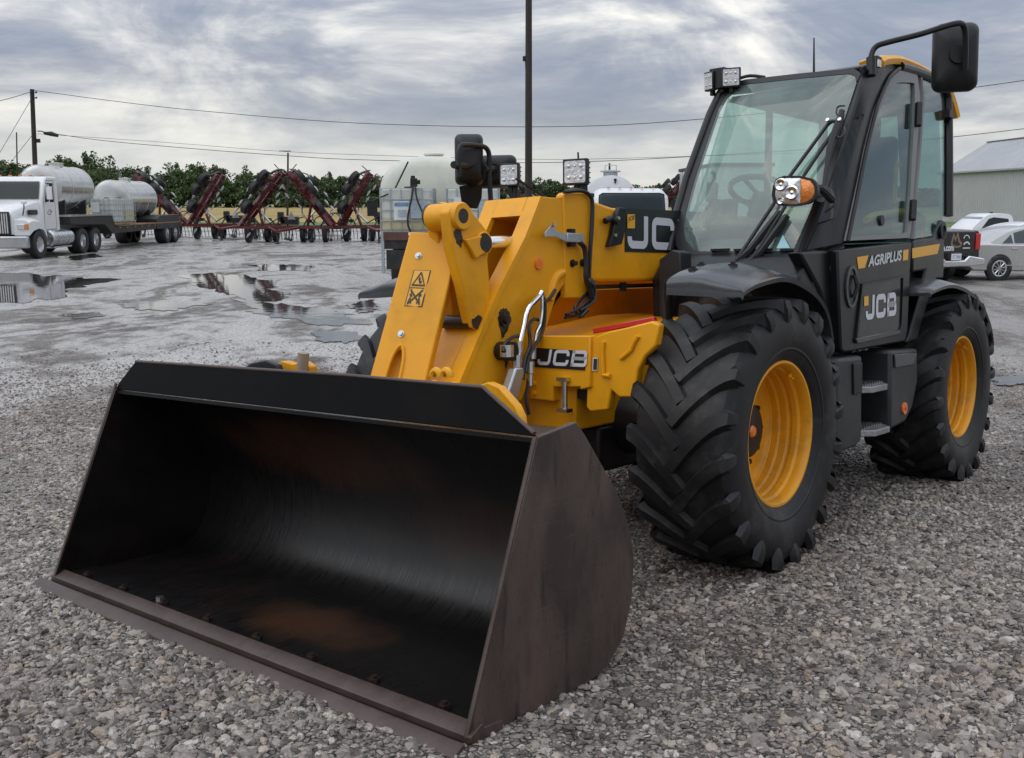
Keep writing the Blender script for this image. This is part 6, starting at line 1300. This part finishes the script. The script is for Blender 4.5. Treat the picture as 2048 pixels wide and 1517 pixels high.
# ---- metal shed at the right
SHED = mat('white_shed_cladding', (.40, .41, .42), .5, .0, .05, .4, 0, 20, 0, (.34, .34, .335), .4, .3)
ROOFM = mat('pale_metal_roof', (.34, .355, .37), .45, .1, .05, .3, 0, 20, 0, (.44, .45, .46), .4, .3)
sd = thing('metal_shed', 'long white corrugated metal shed with a pale roof at the right edge', 'building', (44.0, 60.0, ZF))
def ribbed(n, pitch, depth, pt, name, m):                # ribs as folded sheet
    rows = [[], []]
    for k in range(n):
        for f, h in ((0, 0), (.62, 0), (.70, depth), (.92, depth)):
            t = (k + f) * pitch; rows[0].append(pt(t, 0, h)); rows[1].append(pt(t, 1, h))
    mb = MB(); mb.grid(rows); return mb.build(name, m, sd, 20)
ribbed(110, .40, .045, lambda t, s, h: (-h, t, .0 + 5.0 * s), 'side_wall', SHED)
ribbed(24, .40, .045, lambda t, s, h: (t, 44.0 + h, 0 + (5.0 + max(0, 2.95 * (1 - abs(t - 4.6) / 4.6))) * s), 'end_wall', SHED)
ribbed(24, .40, .045, lambda t, s, h: (t, 0.0 - h, 0 + (5.0 + max(0, 2.95 * (1 - abs(t - 4.6) / 4.6))) * s), 'end_wall', SHED)
ribbed(74, .60, .05, lambda t, s, h: (-.25 + 4.85 * s, -.2 + t, 4.88 + 3.12 * s + h), 'roof_slope', ROOFM)
ribbed(74, .60, .05, lambda t, s, h: (9.45 - 4.85 * s, -.2 + t, 4.88 + 3.12 * s + h), 'roof_slope', ROOFM)
mb = MB(); mb.bb((-.42, -.25, 4.76), (-.22, 44.3, 4.90)); mb.build('gutter', GALV, sd); mb = MB(); mb.box((4.6, 22, 8.02), (.5, 44.6, .06)); mb.build('ridge_cap', ROOFM, sd)
mb = MB(); mb.bb((9.2, 0, 0), (9.24, 44, 5.0)); mb.build('back_wall', SHED, sd)

# ---- parked vehicles at the right
def car(name, label, cat, loc, rz, prof, roof, hw, paint, wheels, wr=.33, pillar=(), glassm=DARKG, group=None, scale=1):
    t = thing(name, label, cat, loc, rz, group); t.scale = (scale,) * 3
    P = smooth_path([(x, 0, z) for x, z in prof], 3); P = [(p[0], p[2]) for p in P]
    zmin = min(z for _, z in P)
    rows = []
    for k, dz in ((.90, 0), (.985, 0), (1, 0)): pass
    mb = MB(); secs = []
    for yy, sh in ((-hw, .0), (-hw * .94, 1), (hw * .94, 1), (hw, 0)):
        secs.append([(x * (1 if sh else .985), yy, z if sh else (z - .05 if z > .75 else z + .03)) for x, z in P])
    loft(mb, secs); body = mb.build('body', paint, t, 50)
    Rf = [(p[0], p[2]) for p in smooth_path([(x, 0, z) for x, z in roof], 3)]
    mb = MB(); zb = min(z for _, z in Rf); zt = max(z for _, z in Rf)
    def hwz(z): return hw * (.93 - .18 * (z - zb) / (zt - zb))
    loft(mb, [[(x, -hwz(z), z) for x, z in Rf], [(x, -hwz(z) * .97, z + .01) for x, z in Rf], [(x, hwz(z) * .97, z + .01) for x, z in Rf], [(x, hwz(z), z) for x, z in Rf]]); cabn = mb.build('roof', paint, t, 50)
    for (pts) in pillar:                                  # side windows
        for s in (-1, 1):
            mb = MB(); mb.add([(x, s * (hwz(z) + .006), z) for x, z in pts], [tuple(range(len(pts)))]); mb.build('side_window', glassm, cabn, 0)
    for x in wheels:
        for s in (-1, 1):
            w_ = road_wheel(t, (x, s * (hw - .10), wr), wr, .22, s, ALU, 'y')
            mb = MB(); mb.lathe([(wr * 1.16, -.0), (wr * 1.16, .012), (wr * .2, .012)], (x, s * (hw - .012), wr * 1.02), 'y', 28, s); mb.build('wheel_arch', BLK, body)
            mb = MB()
            for k in range(10):
                a = 2 * math.pi * k / 10 + .2; mb.tube([(x + .05 * math.cos(a), s * (hw + .01), wr + .05 * math.sin(a)), (x + wr * .58 * math.cos(a), s * (hw + .012), wr + wr * .58 * math.sin(a))], .016, 5)
            mb.lathe([(wr * .56, .004), (wr * .64, .012), (wr * .70, .004)], (x, s * (hw), wr), 'y', 28, s)
            mb.v = mb.v; sp_ = mb.build('spokes', ALU, w_)
    return t, body, cabn, hwz
SILV = mat('champagne_silver_paint', (.50, .495, .48), .25, .55, .05, 2, 0, 60, .5)
sprof = [(-2.40, .42), (-2.42, .70), (-2.34, .93), (-2.0, 1.01), (-1.2, .99), (0, .97), (1.0, .95), (1.9, .86), (2.30, .72), (2.40, .5), (2.38, .28), (0, .24), (-2.2, .28)]
sroof = [(-1.75, .98), (-1.35, 1.18), (-.95, 1.34), (-.40, 1.42), (.15, 1.42), (.60, 1.30), (1.20, .96), (0, .93)]
wnd = [[(-1.32, 1.0), (-1.02, 1.24), (-.98, 1.0)], [(-.94, 1.0), (-.94, 1.28), (-.60, 1.36), (-.26, 1.37), (-.20, 1.0)], [(-.12, .99), (-.16, 1.37), (.15, 1.36), (.50, 1.24), (.84, .99)]]
sx0 = px_x(1968, 27.6); c1, body1, cab1, hwz1 = car('sedan', 'champagne silver sedan parked at the right edge beside the black pickup', 'car', (sx0 + 1.36, 28.2, ZF), R(10), sprof, sroof, .90, SILV, (-1.40, 1.40), .33, wnd, glass_mat('sedan_glass', (.30, .36, .36), 1.0, 0, .1, (.15, .18, .18)))
for x in (-.98, .05): mb = MB(); mb.tube([(x - .1, -.915, .86), (x + .08, -.915, .865)], .018, 6); mb.build('door_handle', SILV, body1)
for x in (-.22, .80): mb = MB(); mb.bb((x - .006, -.905, .35), (x + .006, -.899, .96)); mb.build('door_seam', BLK, body1)
mb = MB(); mb.bb((-1.2, -.914, .40), (1.2, -.902, .43)); mb.build('side_moulding', CHROME, body1); mb = MB(); mb.box((.62, -1.0, 1.0), (.14, .18, .12)); mb.build('door_mirror', SILV, body1, bevel=.03)
mb = MB(); mb.bb((-2.42, -.86, .68), (-2.18, -.80, .84)); mb.build('tail_light', REDR, body1, bevel=.02)
car('white_car', 'white car whose roof shows just behind the silver sedan', 'car', (px_x(2075, 33), 33.5, ZF), R(5), sprof, sroof, .90, WHITEP, (-1.40, 1.40), .33, wnd)
pprof = [(-2.60, .60), (-2.60, 1.06), (-.55, 1.08), (-.4, 1.10), (.9, 1.10), (2.2, 1.05), (2.62, .92), (2.66, .50), (2.4, .36), (0, .36), (-2.5, .45)]
proof = [(-.48, 1.10), (-.44, 1.55), (-.30, 1.74), (.25, 1.76), (.62, 1.66), (1.18, 1.10), (.3, 1.05)]
pw = [[(-.30, 1.14), (-.26, 1.58), (.30, 1.64), (.50, 1.58), (.86, 1.14)]]
wpx = px_x(1975, 36.5); p2, pb, pcab, phw = car('white_pickup', 'white single cab pickup in front of the metal shed', 'pickup', (wpx, 36.5, ZF), R(183), pprof, proof, .95, WHITEP, (-1.75, 1.75), .38, pw, DARKG, None, .95)
mb = MB(); mb.add([(1.17, -.80, 1.13), (1.17, .80, 1.13), (.66, .70, 1.64), (.66, -.70, 1.64)], [(0, 1, 2, 3)]); ws_ = mb.build('windscreen', glass_mat('pickup_windscreen', (.4, .46, .46), 1, 0, .35, (.42, .47, .46)), pcab, 0); ws_.location = (.012, 0, .012)
mb = MB(); mb.box((.70, 1.05, 1.22), (.14, .22, .18)); mb.build('door_mirror', BLK, pb, bevel=.03); mb = MB(); mb.box((0, 0, 1.80), (.10, .10, .05)); mb.build('roof_antenna', BLK, pcab, bevel=.02)
# black pickup seen from behind: tailgate with lettering
bkx = px_x(1893, 26); bp3 = thing('black_pickup', 'black pickup seen from behind with a lettered tailgate and a red tail light', 'pickup', (bkx, 25.9, ZF), R(20))
mb = MB(); mb.prof([(-.98, .62), (-.96, 1.30), (-.88, 1.38), (.88, 1.38), (.96, 1.30), (.98, .62)], 'y', .02, 2.0); bb_ = mb.build('bed', mat('black_truck_paint', (.012, .012, .014), .2, 0, .2, 3, 0, 60, .4), bp3, bevel=.03)
BTP = MATS['black_truck_paint']
mb = MB(); mb.bb((-.74, -.03, .80), (.74, .018, 1.36)); tg = mb.build('tailgate', BTP, bp3, bevel=.02)
for s in (-1, 1): mb = MB(); mb.bb((s * .80, -.02, .88), (s * .955, .06, 1.30)); mb.build('tail_light', REDR, bp3, bevel=.02)
mb = MB(); mb.prof([(-1.0, .50), (-.96, .66), (-.45, .74), (-.30, .62), (.30, .62), (.45, .74), (.96, .66), (1.0, .50), (.5, .46), (-.5, .46)], 'y', -.20, -.02); mb.build('rear_bumper', CHROME, bp3, bevel=.03)
mb = MB(); mb.bb((-.16, -.212, .64), (.16, -.204, .80)); pl_ = mb.build('number_plate', WPRINT, bp3); decal(fit_text('ST 2968', .26, .09, .02), lambda s, t: (-.13 + s, -.2135, .675 + t), 'plate_print', BLAB, pl_)
decal(fit_text('wave.com', .62, .13, .03), lambda s, t: (-.55 + s, -.0315, .86 + t), 'tailgate_letters', WPRINT, tg)
mb = MB(); gold = mat('dull_gold_print', (.22, .17, .11), .4); 
decal(ribbon([(0, 0), (.05, .22), (.12, .10), (.18, .25), (.24, .06), (.34, -.02)], .06), lambda s, t: (-.02 + s, -.0315, 1.05 + t), 'tailgate_art', gold, tg)
decal(ribbon([(0.0, -.02), (.10, -.08), (.22, -.10), (.34, -.06)], .05), lambda s, t: (-.04 + s, -.0318, 1.06 + t), 'tailgate_art', gold, tg)
decal(ribbon(arc(.0, 0, .10, 20, 160, 8), .04), lambda s, t: (.48 + s, -.0315, .98 + t), 'tailgate_art', WLAB, tg); decal(ribbon([(-.12, 0), (.12, 0)], .03), lambda s, t: (.48 + s, -.0316, .93 + t), 'tailgate_art', WLAB, tg); decal(ribbon(arc(0, 0, .09, 0, 180, 8), .025), lambda s, t: (.46 + s, -.0316, 1.17 + t), 'tailgate_art', WLAB, tg)
mb = MB(); loft(mb, [xsec(2.0, .97, .6, 1.38, .06), xsec(2.05, .97, .6, 1.85, .12, .80), xsec(2.3, .97, .6, 1.93, .12, .78), xsec(4.1, .97, .6, 1.90, .12, .78), xsec(4.6, .97, .6, 1.35, .1, .92), xsec(5.7, .95, .6, 1.22, .1)]); mb.build('cab', BTP, bp3, 40)
for s in (-1, 1):
    for y in (1.15, 4.8): road_wheel(bp3, (s * .84, y, .40), .40, .28, s)
mb = MB(); mb.bb((-.6, .3, .40), (.6, 5.2, .60)); mb.build('frame', BLACKF, bp3)

# ---- poles and cables
def upole(u, v0, v1, y, r, label):
    x = px_x((u[0] + u[1]) / 2, y, 2); base = np.array([px_x(u[1], y), y, ZF]); top = wy(u[0], v0, y) if v0 > -50 else np.array([px_x(u[0], y, 9), y, v1])
    t = thing('utility_pole', label, 'pole', tuple(base)); mb = MB(); mb.tube([(0, 0, 0), tuple((top - base) * .5), tuple(top - base)], [r * 1.15, r, r * .85], 14); mb.build('shaft', POLEW, t); return t, top - base, base
pA, topA, baseA = upole((64, 76), 179, 0, 60, .14, 'leaning dark utility pole with a lamp arm at the far left')
mb = MB(); la = wy(76, 263, 60) - baseA; lb_ = wy(90, 267, 60) - baseA; lc_ = wy(116, 272, 60) - baseA; mb.tube(smooth_path([la, (la + lb_) / 2 + np.array([0, 0, .06]), lb_], 3), .03, 6); arm_ = mb.build('lamp_arm', BLK, pA); mb = MB(); mb.tube([lb_ - np.array([.05, 0, 0]), (lb_ + lc_) / 2 + np.array([0, 0, .04]), lc_], [.08, .14, .09], 8); mb.build('lamp_head', BLK, pA)
mb = MB(); mb.box(tuple(wy(77, 282, 60) - baseA), (.16, .16, .22)); mb.build('junction_box', BLK, pA)
for v in (186, 197): mb = MB(); c = wy(70, v, 60) - baseA; mb.tube([c, c + np.array([.12, 0, .05])], [.04, .05], 6); mb.build('insulator', BLK, pA)
pB, topB, baseB = upole((1057, 1057), -200, 13.5, 41, .135, 'tall dark utility pole rising behind the boom head')
mb = MB(); mb.box(tuple(wy(1049, 118, 41) - baseB), (.14, .14, .18)); mb.build('insulator', BLK, pB); mb = MB(); mb.tube([wy(1050, 112, 41) - baseB, wy(1052, 155, 41) - baseB, wy(1051, 300, 41) - baseB], .018, 5); mb.build('ground_wire', WIREM, pB)
pC, _, _ = upole((576, 575), 306, 0, 140, .14, 'thin distant pole above the peaked cultivator'); mb = MB(); mb.box((.0, 0, float(_[2] * 0 + 9.0 - .2)), (1.6, .1, .1)); mb.build('crossarm', POLEW, pC)
pD, _, _ = upole((33, 36), 265, 0, 150, .10, 'thin mast left of the leaning pole above the wood'); pE, _, _ = upole((1219, 1219), 327, 0, 120, .13, 'thin distant pole beside the white tank truck dome')
def cable(pts, label, r=.017):
    P = [wy(u, v, y) for u, v, y in pts]; b = P[0]; mb = MB(); mb.tube([p - b for p in smooth_path(P, 6)], r, 5); o = mb.build('overhead_cable', WIREM, None); o.location = b; tag(o, label, 'cable', 'overhead cables'); return o
cable([(66, 181, 60), (230, 203, 59), (400, 222, 58), (720, 247, 56), (1100, 254, 53.5), (1400, 239, 51.5), (1800, 195, 49), (2200, 140, 46)], 'upper cable sagging from the leaning pole across the whole sky')
cable([(74, 262, 60), (200, 281, 59), (400, 299, 58), (560, 311, 57), (720, 320, 56), (1067, 326, 53.5), (1377, 314, 51.5), (1800, 285, 49), (2200, 240, 46)], 'lower thick cable starting at the lamp arm')
cable([(74, 268, 62), (340, 286, 61), (560, 303, 60), (780, 312, 59), (1067, 319, 57), (1250, 317, 56), (1800, 300, 52)], 'thin cable between the two long cables', .011)
cable([(66, 183, 60), (0, 202, 56), (-150, 232, 48)], 'cable leaving the leaning pole to the left')
def guy(u0, v0, u1, v1, label):
    a = wy(u0, v0, 60); b = wy(u1, v1, 57); d = b - a; e = a + d * ((ZF - a[2]) / d[2]); mb = MB(); mb.tube([(0, 0, 0), e - a], .014, 5); o = mb.build('guy_wire', WIREM, None); o.location = a; tag(o, label, 'guy wire')
guy(64, 196, 0, 305, 'long guy wire from the top of the leaning pole'); guy(68, 266, 32, 312, 'short guy wire below the lamp arm of the leaning pole')

# ================================================================== keep the tree at thing > part > sub-part
bpy.context.view_layer.update(); moves = []
for o in bpy.data.objects:
    ch = []; q = o.parent
    while q: ch.append(q); q = q.parent
    if len(ch) > 2: moves.append((o, ch[-2], ch[-2].matrix_world.inverted() @ o.matrix_world))
for o, par, ml in moves:
    o.parent = par; o.matrix_parent_inverse = Matrix.Identity(4); o.matrix_local = ml
